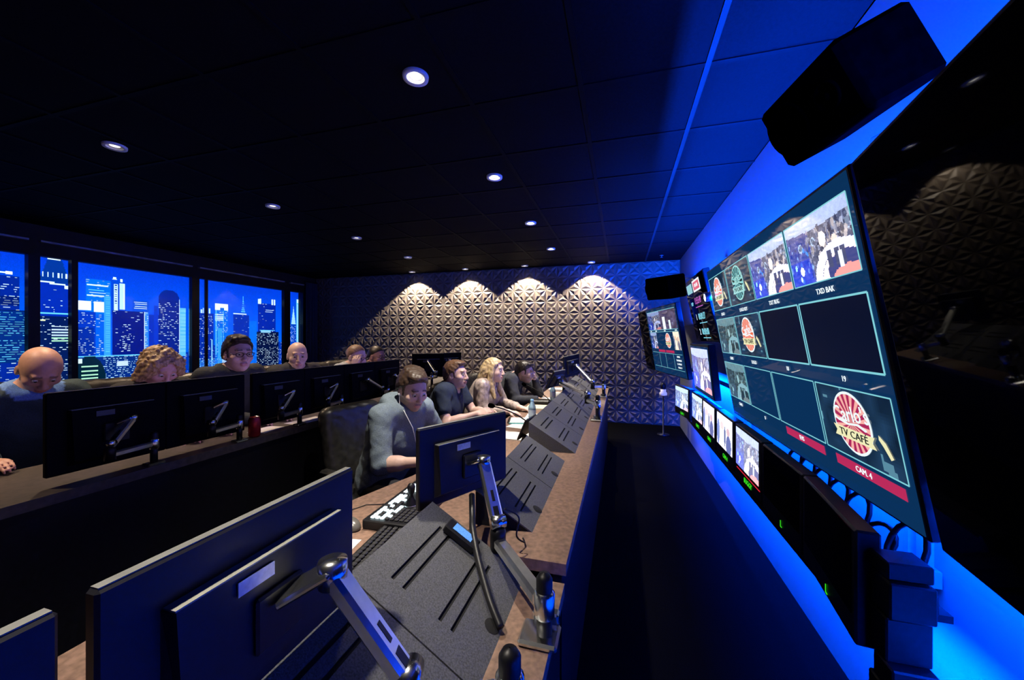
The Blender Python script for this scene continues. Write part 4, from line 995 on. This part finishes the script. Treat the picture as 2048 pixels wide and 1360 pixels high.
    for sg in (-1, 1):
        e = MB().lathe([(0.012 * math.cos(a), 0.012 * math.sin(a)) for a in np.linspace(-math.pi / 2 + .05, math.pi / 2 - .05, 9)], (0, 0, 0), 14)
        c = hp(sg * .031, .0785, .0015)
        if lids < 0.9:
            ob = link('eye', e.mesh('eye', M_eye), t, Vector(c) - org)
            ir = MB().lathe([(0.0062, 0.0), (0.004, 0.0022), (0.0005, 0.0028)], (0, 0, 0), 12, Matrix([[float(a) for a in r_] for r_ in np.stack([H[:, 0], H[:, 2], H[:, 1]], 1)]))
            link('iris', ir.mesh('iris', M_iris), ob, Vector(H @ np.array([0, .0105, -0.0015])))
    # ---- garment
    g = Sdf(); torso(g, 0.014)
    for sh, (el, wr, d, pm, cu) in ((sR, armR), (sL, armL)):
        el = np.array(el, float); wr = np.array(wr, float)
        if sleeve >= 1: e2 = wr * min(1, sleeve - 1 + .001) + el * (1 - min(1, sleeve - 1 + .001)); g.cap(sh, el, 0.068, 0.058, 0.035); g.cap(el, e2, 0.057, 0.057 - .015 * (sleeve - 1), 0.015)
        else: g.cap(sh, sh + (el - sh) * sleeve, 0.068, 0.062, 0.035)
    if neckline == 'v': g.cap(nb + [0, 0, .08], nb + f2 * 0.03 - [0, 0, 0.0], 0.075, 0.066, 0.012, True); g.cap(nb + f2 * 0.08, nb + f2 * 0.17 - [0, 0, 0.15], 0.055, 0.004, 0.01, True)
    elif neckline == 'crew': g.cap(nb + [0, 0, .10], nb + f2 * 0.02 + [0, 0, .005], 0.075, 0.066, 0.012, True)
    elif neckline == 'open': g.cap(nb + [0, 0, .10], nb + f2 * 0.02, 0.075, 0.070, 0.012, True); g.cap(nb + f2 * .07, nb + f2 * .2 - [0, 0, .30], 0.06, 0.03, 0.01, True)
    if garment == 'hoodie':
        ring_ = [nb + f2 * (0.085 * math.cos(a) - 0.01) + rt * (0.098 * math.sin(a)) + np.array([0, 0, 0.012 - 0.05 * max(0, math.cos(a)) + 0.02 * max(0, -math.cos(a))]) for a in np.linspace(.5, 2 * math.pi - .5, 17)]
        for a, b in zip(ring_, ring_[1:]): g.cap(a, b, 0.033, None, 0.015)
        g.ell(nb - f2 * 0.105 - [0, 0, 0.03], (0.10, 0.05, 0.09), np.stack([rt, f2, [0, 0, 1]], 1), 0.04)
        for sg in (-1, 1): g.cap(ring_[0] if sg > 0 else ring_[-1], ch + f2 * 0.115 + rt * sg * -0.02 - [0, 0, .05], 0.026, 0.012, 0.02)
    if garment == 'collar':
        for a0, a1 in ((0.25, 2.6), (2 * math.pi - 2.6, 2 * math.pi - .25)):
            rg = [nb + f2 * (0.078 * math.cos(a) + .005) + rt * (0.078 * math.sin(a)) + np.array([0, 0, .02 - .055 * max(0, math.cos(a))]) for a in np.linspace(a0, a1, 9)]
            for a, b in zip(rg, rg[1:]): g.cap(a, b, 0.019, None, 0.01)
    ph = float(pel[1]) * 7
    g.disp = lambda P: wave(P, 38, 0.0045, ph) + wave(P, 85, 0.002, ph + 1)
    V, Q = polygonise(g, coarse)
    gc = np.tile(np.array(shirtc, float), (len(V), 1))
    if pattern == 'sequin':
        n_ = np.sin(V[:, 0] * 95 + 2 * np.sin(V[:, 2] * 40)) * np.sin(V[:, 1] * 88) * np.sin(V[:, 2] * 60 + 1.5 * np.sin(V[:, 1] * 50)); gc *= (1 + 0.55 * n_)[:, None]
    if collarc is not None:
        kk = (np.linalg.norm(V - nb - np.array([0, 0, .0]), axis=1) < 0.125) & (V[:, 2] > nb[2] - .055); gc[kk] = collarc
    link({'hoodie': 'hoodie', 'shirt': 'shirt', 'collar': 'jacket'}[garment], np_mesh('garment', V, Q, shirt or M_cloth, np.clip(gc, 0.001, 1), org), t)
    tq = Sdf(); B = np.stack([rt, f2, [0, 0, 1]], 1); tq.ell(pel - [0, 0, .01], (0.18, 0.135, 0.115), B, 0.04)
    for sg in (-1, 1): tq.cap(pel + rt * sg * 0.085 - [0, 0, .01], kn[sg], 0.093, 0.072, 0.04).cap(kn[sg], an[sg], 0.071, 0.056, 0.03)
    V, Q = polygonise(tq, 0.014); link('trousers', np_mesh('trousers', V, Q, M_denim, None, org), t)
    for sg in (-1, 1):
        sq = Sdf().cap(an[sg] - [0, 0, .045], an[sg] + f2 * 0.16 - [0, 0, .057], 0.048, 0.037, 0.03); V, Q = polygonise(sq, 0.014); link('shoe', np_mesh('shoe', V, Q, M_black, None, org), t)
    # ---- hair
    if hair:
        q = Sdf(); th = {'short': 0.010, 'crop': 0.004, 'quiff': 0.014, 'long': 0.016, 'curly': 0.013}[hair]
        def hq(c, r, kk=0.015): q.ell(hp(*c), np.array(r) * hs, H, kk)
        hq((0, -0.016, 0.033), (0.077 + th, 0.097 + th, 0.088 + th))
        if hair != 'crop': hq((0, -0.035, -0.01), (0.073 + th, 0.078 + th, 0.07 + th))
        if hair == 'quiff': hq((0.01, .050, .105), (.058, .050, .028), .02); hq((0, -.02, .115), (.06, .07, .022), .02)
        if hair == 'short': hq((0, .035, .098), (.058, .055, .024), .02)
        nn = H @ nrm([0, -0.636, 0.772]); q.half(nn, nn @ hd + (0.0147 if hair != 'crop' else 0.020) * hs, 0.006)
        for sg in (-1, 1): q.ell(hp(sg * .088, .010, -.02), np.array([.03, .030, .042]) * hs, H, .006, True)
        if hair in ('short', 'quiff'):
            for sg in (-1, 1): q.cap(hp(sg * .073, .018, .03), hp(sg * .071, .022, -.022), .010, .006, .008)
        if hair == 'long':
            q.p = [k for k in q.p if not (k[0] == 'e' and k[6])]
            for sg in (-1, 1):
                q.cap(hp(sg * .066, .03, .06), hp(sg * .080, .0, -.03), .020, .026, .02)
                a = hp(sg * .080, .0, -.03); b = nb + rt * sg * 0.085 + f2 * .06 - [0, 0, .02]; c = nb + rt * sg * 0.09 + f2 * 0.11 - [0, 0, 0.16]
                q.cap(a, b, .028, .034, .02).cap(b, c, .034, .016, .02)
            q.cap(hp(0, -.085, .0), nb - f2 * 0.10 - [0, 0, .12], .065, .045, .03)
            for sg in (-1, 1): q.cap(hp(sg * .05, -.08, .0), nb - f2 * 0.09 + rt * sg * .06 - [0, 0, .12], .05, .035, .03)
        if hair == 'curly':
            for sg in (-1, 1):
                q.cap(hp(sg * .085, -.01, .03), hp(sg * .082, -.02, -.09), .030, .034, .03); q.cap(hp(sg * .06, .045, .07), hp(sg * .088, .05, -.01), .034, .026, .02)
            q.cap(hp(0, -.09, .02), hp(0, -.085, -.12), .07, .065, .03)
        am = {'curly': 0.006, 'long': 0.003, 'short': 0.0016, 'quiff': 0.0018, 'crop': 0.0004}[hair]; fr = {'curly': 120, 'long': 150, 'short': 170, 'quiff': 150, 'crop': 200}[hair]
        q.disp = lambda P: wave(((P - hd) @ H) * np.array([1, 1, .35 if hair in ('long',) else 1]), fr, am * 1.6, .7) + wave(P, fr * .55, am, 2.0)
        V, Q = polygonise(q, 0.0062)
        n_ = np.sin(((V - hd) @ H)[:, 0] * 420 + 3 * np.sin(((V - hd) @ H)[:, 2] * 30)); hc = np.array(hairc) * (1 + 0.28 * n_)[:, None]
        link('hair', np_mesh('hair', V, Q, M_hair, np.clip(hc, 0.001, 1), org), t)
    if glasses:
        mb = MB()
        for sg in (-1, 1):
            pts = [hp(sg * .033 + .023 * math.cos(a), .1055 - .006 * abs(math.cos(a)), .001 + .0165 * math.sin(a)) for a in np.linspace(0, 2 * math.pi, 17)]
            mb.tube(pts, .0022, 6, cap=False); mb.tube([hp(sg * .056, .100, .004), hp(sg * .079, .06, .006), hp(sg * .081, -.02, .004)], .002, 6)
        mb.tube([hp(-.011, .107, .004), hp(.011, .107, .004)], .002, 6)
        mb.build('glasses', M_black, t)
    return t, hp, nb, H
M_cloth = mat('woven cloth', (0.1, 0.1, 0.1), 0.85, attr='col', var=0.25, scale=180, bump=0.3)
M_sequin = mat('glittering knit', (0.1, 0.1, 0.1), 0.38, attr='col', var=0.5, scale=220, bump=0.6)
M_denim = mat('dark trousers', (0.012, 0.013, 0.018), 0.85, var=0.2, scale=150)
M_hair = mat('hair', (0.03, 0.02, 0.01), 0.45, attr='col', var=0.3, scale=160)
FLAT = (0, 0, -1)
# front row
p1, hp1, nb1, H1 = person('man in a grey hooded sweatshirt with earphones looking down at the desk', 0.0, (-1.50, 2.17), (-1.385, 2.13, 0.885), (-1.235, 2.085, 1.165), (0.80, -0.47, -0.36), (0.95, -0.22),
    ((-1.305, 1.865, 0.762), (-1.075, 1.875, 0.795), (1, 0.05, -0.05), FLAT, 0.35), ((-1.23, 2.42, 0.80), (-1.02, 2.27, 0.80), (0.9, -0.3, -0.05), FLAT, 0.4),
    skin=(0.60, 0.40, 0.32), hair='quiff', hairc=(0.045, 0.026, 0.016), shirtc=(0.13, 0.17, 0.20), sleeve=1.12, garment='hoodie', neckline='none', beard=0.38, lids=0.3, coarse=0.0085)
# earphone lead
ear = hp1(0.083, 0.0, -0.028)
MB().tube([ear, hp1(0.080, 0.02, -0.09), nb1 + np.array([0.07, -0.10, -0.02]), nb1 + np.array([0.115, -0.08, -0.12]), nb1 + np.array([0.13, -0.055, -0.24])], 0.0022, 6).build('earphone_lead', M_white, p1)
MB().lathe([(0.001, -0.008), (0.007, -0.006), (0.008, 0.006), (0.001, 0.009)], ear, 10).build('earbud', M_white, p1)
person('man in a navy v-neck t-shirt gesturing with his hand', 0.0, (-1.56, 3.12), (-1.50, 3.10, 0.885), (-1.405, 3.10, 1.158), (1.0, -0.04, 0.02), (1, 0.0),
    ((-1.375, 2.845, 0.775), (-1.16, 2.975, 0.845), (0.9, 0.25, 0.22), (0.1, 0.7, -0.6), 0.55), ((-1.32, 3.29, 0.80), (-1.10, 3.13, 0.83), (0.85, -0.35, 0.05), (-0.1, -0.6, -0.7), 0.5),
    skin=(0.66, 0.42, 0.35), hair='short', hairc=(0.11, 0.055, 0.03), shirtc=(0.012, 0.022, 0.05), sleeve=0.55, neckline='v', beard=0.12)
person('blonde woman in a glittering beige blouse with hands on her papers', 0.0, (-1.44, 3.64), (-1.345, 3.62, 0.885), (-1.21, 3.575, 1.158), (1.0, -0.06, 0.0), (1, -0.05),
    ((-1.27, 3.43, 0.785), (-1.02, 3.43, 0.785), (0.95, 0.1, -0.08), FLAT, 0.5), ((-1.20, 3.84, 0.79), (-0.96, 3.66, 0.785), (0.9, -0.2, -0.05), FLAT, 0.45),
    skin=(0.68, 0.46, 0.38), hair='long', hairc=(0.50, 0.36, 0.19), brow=(0.30, 0.2, 0.12), shirtc=(0.40, 0.32, 0.28), shirt=M_sequin, sleeve=1.75, female=True, neckline='v', pattern='sequin', hs=0.95)
person('man in a dark grey sweater leaning forward with his hand on his mouth', 0.0, (-1.47, 4.50), (-1.30, 4.42, 0.865), (-1.085, 4.33, 1.085), (0.97, 0.06, -0.22), (1, -0.08),
    ((-1.14, 4.13, 0.775), (-0.90, 4.22, 0.785), (0.95, 0.15, -0.05), FLAT, 0.5), ((-0.98, 4.62, 0.80), (-0.985, 4.42, 1.0), (0.05, -0.45, 0.5), (-0.8, -0.3, 0.1), 1.0),
    skin=(0.58, 0.38, 0.31), hair='short', hairc=(0.016, 0.010, 0.008), shirtc=(0.055, 0.058, 0.068), sleeve=1.88, beard=0.35)
# rear row
person('bald man bowing his head over the near end of the rear desk', PLAT, (-3.30, 1.28), (-3.21, 1.28, 1.03), (-3.05, 1.287, 1.308), (0.80, -0.16, -0.82), (1, 0.0),
    ((-2.98, 0.99, 0.96), (-2.70, 0.98, 0.93), (1, 0, 0), FLAT, 0.4), ((-2.99, 1.46, 0.96), (-2.70, 1.38, 0.93), (1, -0.1, 0), FLAT, 0.4),
    skin=(0.60, 0.34, 0.25), shirtc=(0.020, 0.045, 0.055), collarc=(0.10, 0.22, 0.5), sleeve=1.95, garment='collar', neckline='crew', hairc=(.1, .06, .04), coarse=0.0105)
person('curly blonde woman looking down at the rear desk', PLAT, (-2.93, 1.68), (-2.84, 1.66, 1.02), (-2.69, 1.635, 1.30), (0.88, -0.10, -0.62), (1, 0.0),
    ((-2.66, 1.53, 0.93), (-2.42, 1.58, 0.925), (1, 0, 0), FLAT, 0.4), ((-2.66, 1.80, 0.93), (-2.42, 1.74, 0.925), (1, 0, 0), FLAT, 0.4),
    skin=(0.55, 0.32, 0.30), hair='curly', hairc=(0.36, 0.24, 0.13), shirtc=(0.012, 0.012, 0.016), sleeve=1.9, female=True, coarse=0.0105, hs=0.92)
person('young person with dark swept hair and glasses in a black jacket', PLAT, (-2.84, 2.10), (-2.78, 2.09, 1.08), (-2.625, 2.07, 1.368), (0.96, -0.28, -0.05), (1, -0.05),
    ((-2.64, 1.92, 0.93), (-2.42, 2.0, 0.925), (1, 0.2, 0), FLAT, 0.4), ((-2.62, 2.34, 0.93), (-2.42, 2.20, 0.925), (1, -0.2, 0), FLAT, 0.4),
    skin=(0.56, 0.37, 0.34), hair='quiff', hairc=(0.012, 0.008, 0.010), shirtc=(0.016, 0.024, 0.028), sleeve=1.95, garment='collar', neckline='crew', glasses=True, coarse=0.0105)
person('smiling bald man in a black shirt facing the room', PLAT, (-2.98, 2.85), (-2.92, 2.84, 1.04), (-2.86, 2.815, 1.32), (0.78, -0.60, -0.12), (0.95, -0.25),
    ((-2.78, 2.56, 0.95), (-2.52, 2.66, 0.925), (1, 0.1, 0), FLAT, 0.4), ((-2.72, 3.10, 0.95), (-2.5, 2.98, 0.925), (1, -0.1, 0), FLAT, 0.4),
    skin=(0.66, 0.46, 0.40), hairc=(.16, .10, .07), shirtc=(0.014, 0.016, 0.022), sleeve=1.9, garment='collar', neckline='v', coarse=0.0105)
person('balding man in glasses and a pale grey shirt resting his cheek on his hand', PLAT, (-2.86, 3.36), (-2.78, 3.35, 1.02), (-2.615, 3.32, 1.285), (0.98, -0.02, -0.16), (1, 0.0),
    ((-2.52, 3.13, 0.93), (-2.555, 3.205, 1.185), (0.05, 0.28, 0.9), (-0.3, 0.9, 0.1), 0.9), ((-2.62, 3.60, 0.94), (-2.42, 3.48, 0.925), (1, -0.1, 0), FLAT, 0.4),
    skin=(0.64, 0.45, 0.40), hair='crop', hairc=(0.24, 0.15, 0.10), shirtc=(0.33, 0.37, 0.42), sleeve=1.8, glasses=True, coarse=0.0105)
person('dark haired man in glasses half hidden behind the balding man', PLAT, (-2.98, 3.90), (-2.90, 3.88, 1.0), (-2.755, 3.85, 1.262), (0.98, -0.05, -0.15), (1, 0.0),
    ((-2.70, 3.62, 0.93), (-2.45, 3.70, 0.925), (1, 0, 0), FLAT, 0.4), ((-2.70, 4.12, 0.94), (-2.45, 4.0, 0.925), (1, -0.1, 0), FLAT, 0.4),
    skin=(0.32, 0.17, 0.15), hair='crop', hairc=(0.012, 0.008, 0.008), shirtc=(0.03, 0.02, 0.03), sleeve=1.9, glasses=True, coarse=0.0105)

# =================================================================== chairs
def chair(label, loc, rz, high=False):
    """local: +y is the way the sitter faces"""
    t = thing('office_chair', label, 'chair', loc, (0, 0, rz))
    def pad(c, r, M=None, h=0.014, disp=0.003):
        q = Sdf(); c = np.array(c); r = np.array(r); n = 4
        B = np.eye(3) if M is None else M
        rr = min(r) * 0.95
        for sx in (-1, 1):
            for sz in (-1, 1):
                q.cap(c + B @ np.array([sx * (r[0] - rr), 0, sz * (r[2] - rr)]), c + B @ np.array([sx * (r[0] - rr), 0.0, sz * (r[2] - rr)]) + B @ np.array([0, .001, 0]), rr, None, .03)
        q.p = []; 
        for i in range(9):
            x_ = (i / 4 - 1) * (r[0] - rr); q.cap(c + B @ np.array([x_, 0, -(r[2] - rr)]), c + B @ np.array([x_, 0, r[2] - rr]), rr, None, .06)
        q.disp = lambda P: wave(P, 60, disp, 1.0)
        return polygonise(q, h)
    V, Q = pad((0, 0.02, 0.43), (0.25, 0.05, 0.24), np.array([[1, 0, 0], [0, 0, 1], [0, 1, 0]], float).T); link('seat', np_mesh('seat', V, Q, M_leather), t)
    a = R(10); Mb = np.array([[1, 0, 0], [0, math.cos(a), -math.sin(a)], [0, math.sin(a), math.cos(a)]])
    V, Q = pad((0, -0.255, 0.76), (0.245, 0.05, 0.29 if high else 0.25), Mb); link('backrest', np_mesh('backrest', V, Q, M_leather), t)
    child(MB().lathe([(0.03, 0.10), (0.03, 0.26), (0.022, 0.26), (0.022, 0.385)], n=14), 'column', M_black, t)
    for k in range(5):
        an = 2 * math.pi * k / 5; e = (0.28 * math.cos(an), 0.28 * math.sin(an), 0.075)
        lg = child(MB().beam((0, 0, 0.11), e, 0.05, 0.035, w2=0.03, h2=0.022), 'base_leg', M_black, t)
        child(MB().lathe([(0.001, -0.022), (0.027, -0.02), (0.027, 0.02), (0.001, 0.022)], (e[0], e[1], 0.030), 12, Matrix.Rotation(R(90), 3, 'X')), 'caster', M_black, lg)
    for sg in (() if high else (-1, 1)):
        child(MB().tube([(sg * 0.26, -0.18, 0.44), (sg * 0.30, -0.14, 0.55), (sg * 0.30, -0.12, 0.63)], 0.016, 8), 'armrest_post', M_black, t)
        child(MB().box((sg * 0.30, -0.06, 0.643), (0.06, 0.24, 0.03), bev=0.012), 'armrest', M_leather, t)
    return t
FX = R(-90); proto = {}
for x, y, z, lb in ((-1.56, 2.22, 0, 'black leather chair of the hoodie man with glossy creased back'), (-1.64, 3.13, 0, 'black leather chair behind the man in the navy t-shirt'), (-1.52, 3.68, 0, 'black leather chair behind the blonde woman'),
    (-1.56, 4.53, 0, 'black leather chair behind the man in the dark sweater'), (-3.38, 1.28, PLAT, 'black office chair behind the bald man bowing his head'), (-3.02, 1.70, PLAT, 'black office chair of the curly blonde woman'),
    (-2.95, 2.20, PLAT, 'black office chair of the young person with glasses'), (-3.08, 2.87, PLAT, 'black office chair of the smiling bald man'), (-2.96, 3.39, PLAT, 'black office chair behind the man resting his cheek'), (-3.08, 3.93, PLAT, 'black office chair behind the half hidden dark haired man')):
    if (z > 0) not in proto: c = proto[z > 0] = chair(lb, (0, 0, 0), 0, z > 0)
    else: c = copy_tree(proto[z > 0])
    c.location = (x, y, z); c.rotation_euler = (0, 0, FX + (R(-12) if y == 2.22 else 0)); c['label'] = lb

# =================================================================== things on the desks
def ray_slab(mb_name, label, cat, loc, size, rz, m, name=None, group=None, bev=0.0):
    o = MB().box((0, 0, size[2] / 2), size, bev=bev).build(mb_name, m); o.location = loc; o.rotation_euler = (0, 0, rz)
    return tag(o, label, cat, group)
ZT = 0.7505
# keyboard
kb = thing('keyboard', 'black computer keyboard tucked against the near console hood', 'keyboard', (-0.775, 1.045, ZT), (0, 0, R(96)))
child(MB().box((0, 0, 0.009), (0.44, 0.15, 0.018), bev=0.004), 'base', M_black, kb)
M_key = mat('key plastic', (0.03, 0.03, 0.032), 0.3, var=0.15); km = MB().box((0, 0, 0.004), (0.0165, 0.0165, 0.008), bev=0.003).mesh('key', M_key)
for r_ in range(6):
    for c in range(20):
        link('key', km, kb, (-0.2 + c * 0.0205 + 0.004 * (r_ % 2), -0.055 + r_ * 0.0215, 0.0185))
# mouse, paper under it
ms_ = thing('computer_mouse', 'rounded black computer mouse beside the keyboard', 'mouse', (-1.005, 1.235, ZT), (0, 0, R(70)))
q = Sdf().ell((0, 0, 0.006), (0.033, 0.057, 0.032), None, .01); q.half((0, 0, 1), 0.001, .004); V, Q = polygonise(q, 0.004)
link('shell', np_mesh('shell', V, Q, mat('grey mouse plastic', (0.10, 0.095, 0.08), 0.3, var=0.1)), ms_)
child(MB().lathe([(0.001, -0.003), (0.008, -0.003), (0.008, 0.003), (0.001, 0.003)], (0, 0.03, 0.031), 12, Matrix.Rotation(R(90), 3, 'Y')), 'wheel', M_black, ms_)
child(MB().tube([(0, 0.055, 0.008), (0.01, 0.09, 0.004), (0.06, 0.13, 0.003), (0.15, 0.12, 0.003), (0.20, 0.06, 0.003)], 0.002, 6), 'cord', M_black, ms_)
ray_slab('paper_sheet', 'white sheet of paper half under the keyboard edge', 'paper', (-0.955, 1.06, ZT), (0.14, 0.20, 0.0012), R(8), M_paper)
# vision switcher with lit keys and a joystick
sw = thing('control_panel', 'black switcher panel with glowing white keys and a joystick', 'control panel', (-0.86, 1.50, ZT), (0, 0, R(92)))
child(MB().box((0, 0, 0.018), (0.52, 0.20, 0.036), bev=0.004), 'body', M_black, sw)
M_glow = emis('glowing key', (0.75, 0.95, 1.0), 2.6); kl = MB().box((0, 0, 0.003), (0.0155, 0.0155, 0.006), bev=0.002).mesh('lit_key', M_glow); kd = MB().box((0, 0, 0.003), (0.0155, 0.0155, 0.006), bev=0.002).mesh('dark_key', M_key)
for r_ in range(8):
    for c in range(23):
        x, y = -0.235 + c * 0.0205, -0.075 + r_ * 0.0205
        if (x + 0.10) ** 2 + (y + 0.02) ** 2 < 0.042 ** 2: continue
        if -0.055 < x < 0.02 and y < 0.04: continue
        lit = (r_ >= 2 and random.random() < 0.80) and not (x < -0.12 and r_ < 4)
        link('lit_key' if lit else 'dark_key', kl if lit else kd, sw, (x, y, 0.0365))
js = child(MB().lathe([(0.001, 0), (0.028, 0), (0.026, 0.008), (0.012, 0.03), (0.008, 0.045), (0.014, 0.055), (0.017, 0.075), (0.012, 0.088), (0.001, 0.091)], (-0.10, -0.02, 0.036), 20), 'joystick', M_black, sw)
child(MB().lathe([(0.0285, 0.0), (0.031, 0.002), (0.0285, 0.006)], (-0.10, -0.02, 0.036), 20), 'joystick_ring', M_silver, sw)
# papers, notebook, bottles, microphones
ray_slab('paper_sheet', 'stack of white script pages in front of the man in the navy t-shirt', 'paper', (-0.78, 2.72, ZT), (0.21, 0.30, 0.006), R(85), M_paper)
ray_slab('paper_sheet', 'white script page beside the water bottle', 'paper', (-0.74, 3.05, ZT), (0.21, 0.30, 0.002), R(78), M_paper)
ray_slab('paper_sheet', 'white script pages near the desk edge before the blonde woman', 'paper', (-0.70, 3.46, ZT), (0.21, 0.30, 0.003), R(95), M_paper)
ray_slab('paper_sheet', 'cream script pad lying at the far console hood', 'paper', (-0.80, 3.90, ZT), (0.30, 0.22, 0.012), R(4), mat('cream paper', (0.72, 0.68, 0.5), 0.7, var=0.04))
ray_slab('paper_sheet', 'loose white page by the man in the dark sweater', 'paper', (-0.78, 4.50, ZT), (0.25, 0.2, 0.002), R(20), M_paper)
ray_slab('paper_sheet', 'white folded page on the desk end by the relief wall', 'paper', (-0.82, 5.3, ZT), (0.3, 0.2, 0.02), R(5), M_paper)
ray_slab('folder', 'black folder lying before the man in the dark sweater', 'folder', (-0.86, 4.12, ZT), (0.22, 0.14, 0.05), R(5), M_leather, bev=0.012)
nb_ = thing('notebook', 'spiral notebook with a teal cover under the woman\'s hand', 'notebook', (-0.86, 3.20, ZT), (0, 0, R(12)))
child(MB().box((0, 0, 0.006), (0.15, 0.21, 0.012), bev=0.002), 'cover', mat('teal card', (0.15, 0.5, 0.5), 0.5, var=0.1), nb_)
child(MB().box((0, 0.0, 0.0135), (0.142, 0.2, 0.003)), 'pages', M_paper, nb_)
for k in range(12): child(MB().tube([(-0.078 + .012 * math.cos(a), -0.09 + k * 0.0165, 0.010 + .010 * math.sin(a)) for a in np.linspace(0, 6.28, 9)], 0.0015, 5), 'spiral_ring', M_black, nb_)
M_pet = mat('clear blue bottle plastic', (0.35, 0.55, 0.72), 0.15, var=0.05); M_pet.node_tree.nodes['Principled BSDF'].inputs['Transmission Weight'].default_value = 0.6
def bottle(label, x, y):
    t = thing('water_bottle', label, 'bottle', (x, y, ZT))
    child(MB().lathe([(0.001, 0), (0.03, 0.001), (0.033, 0.01), (0.032, 0.05), (0.033, 0.06), (0.033, 0.12), (0.031, 0.14), (0.016, 0.175), (0.013, 0.19), (0.001, 0.19)], n=20), 'bottle_body', M_pet, t)
    child(MB().lathe([(0.0336, 0.062), (0.0336, 0.115)], n=20), 'bottle_label', mat('pale bottle label', (0.55, 0.65, 0.75), 0.5, var=0.15), t)
    child(MB().lathe([(0.0145, 0.188), (0.0145, 0.203), (0.001, 0.204)], n=16), 'cap', mat('blue cap', (0.25, 0.5, 0.75), 0.4, var=0.05), t)
bottle('clear water bottle with pale blue cap beside the near microphone', -0.735, 3.19); bottle('clear water bottle with pale blue cap beside the far microphone', -0.745, 4.28)
cp = thing('paper_cup', 'small white paper cup next to the far water bottle', 'cup', (-0.72, 4.47, ZT))
child(MB().lathe([(0.001, 0.001), (0.026, 0.001), (0.034, 0.085), (0.032, 0.085), (0.024, 0.006), (0.001, 0.006)], n=20), 'cup_body', M_white, cp)
def gooseneck(label, base, tip):
    t = thing('gooseneck_microphone', label, 'microphone', base)
    b, e = Vector(base), Vector(tip); mid = (b + e) / 2 + Vector((0.02, 0, 0.05))
    P = [b.lerp(mid, k).lerp(mid.lerp(e, k), k) for k in np.linspace(0, 1, 14)]
    MB().lathe([(0.001, 0), (0.02, 0), (0.018, 0.012), (0.006, 0.02)], b, 14).build('base', M_black, t)
    MB().tube(P, 0.005, 8).build('neck', M_black, t)
    d = (P[-1] - P[-2]).normalized(); MB().tube([e, e + d * .012, e + d * .03, e + d * .048, e + d * .055], [0.008, 0.016, 0.019, 0.015, 0.004], 12).build('foam_head', M_blackm, t)
gooseneck('gooseneck microphone bent toward the blonde woman', (-0.66, 2.98, ZT), (-0.93, 2.76, 0.955)); gooseneck('gooseneck microphone bent toward the man in the dark sweater', (-0.675, 4.03, ZT), (-0.99, 4.02, 0.965))
tb = thing('tablet_screen', 'dark blue tablet screen leaning against the long console hood', 'tablet', (-0.66, 2.56, 0.80), (R(-24), 0, R(-96)))
child(MB().box((0, 0.006, 0.075), (0.22, 0.012, 0.15), bev=0.003), 'housing', M_black, tb); child(MB().box((0, -0.001, 0.075), (0.2, 0.002, 0.13)), 'screen', M_glassoff, tb)
child(MB().box((0, 0.03, -0.02), (0.05, 0.04, 0.06)), 'foot', M_black, tb)
pb = thing('power_adapter', 'power adapter with a printed blue label behind the turned monitor', 'adapter', (-0.50, 1.13, 0.831), (0, R(31), 0))
child(MB().box((0, 0, 0.014), (0.12, 0.05, 0.026), bev=0.004), 'case', M_black, pb); child(MB().box((0, 0, 0.0285), (0.07, 0.034, 0.001)), 'label_sticker', mat('blue sticker', (0.10, 0.3, 0.8), 0.4, var=0.3, scale=300, emit=(0.02, 0.08, 0.3), es=0.0), pb)
# cables from the turned monitor
def cable(label, pts, r):
    t = thing('cable', label, 'cable', pts[-1]); P = [Vector(p) for p in pts]; out = []
    for i in range(len(P) - 1):
        p0, p1, p2, p3 = P[max(i - 1, 0)], P[i], P[i + 1], P[min(i + 2, len(P) - 1)]
        for k in np.linspace(0, 1, 8, endpoint=False): out.append(0.5 * ((2 * p1) + (p2 - p0) * k + (2 * p0 - 5 * p1 + 4 * p2 - p3) * k * k + (3 * p1 - p0 - 3 * p2 + p3) * k ** 3))
    out.append(P[-1]); MB().tube(out, r, 8).build('sheath', M_black, t)
cable('thick black cable loom running from the turned monitor down the near hood', [(-0.53, 1.31, 0.90), (-0.50, 1.24, 0.86), (-0.47, 1.17, 0.845), (-0.415, 1.08, 0.805), (-0.35, 0.99, 0.765), (-0.30, 0.94, 0.728)], 0.011)
cable('thin black cable looping from the chrome-footed arm to the worktop', [(-0.38, 1.235, 0.90), (-0.34, 1.27, 0.86), (-0.345, 1.26, 0.80), (-0.325, 1.29, 0.765), (-0.34, 1.33, 0.757)], 0.003)
# rear desk things
can = thing('drink_can', 'red drink can on the rear desk edge', 'can', (-2.125, 1.775, 0.8855))
child(MB().lathe([(0.001, 0.002), (0.024, 0.0), (0.032, 0.01), (0.033, 0.1), (0.026, 0.115), (0.026, 0.118), (0.001, 0.114)], n=24), 'can_body', mat('red can', (0.40, 0.015, 0.02), 0.3, metal=0.5, var=0.3, scale=25), can)
child(MB().lathe([(0.026, 0.118), (0.0245, 0.1195), (0.0235, 0.115), (0.001, 0.1145)], n=24), 'can_lid', M_silver, can)
ray_slab('paper_sheet', 'pale sheet on the rear desk behind the red can', 'paper', (-2.21, 1.93, 0.8856), (0.12, 0.18, 0.001), R(10), M_paper)
ray_slab('paper_sheet', 'long pale sheet on the rear desk under the monitors', 'paper', (-2.17, 2.22, 0.8856), (0.13, 0.26, 0.001), R(-6), M_paper)
ray_slab('paper_sheet', 'pale sheet on the rear desk before the smiling bald man', 'paper', (-2.16, 2.66, 0.8856), (0.12, 0.2, 0.001), R(4), mat('cream paper', (0.72, 0.68, 0.5), 0.7))
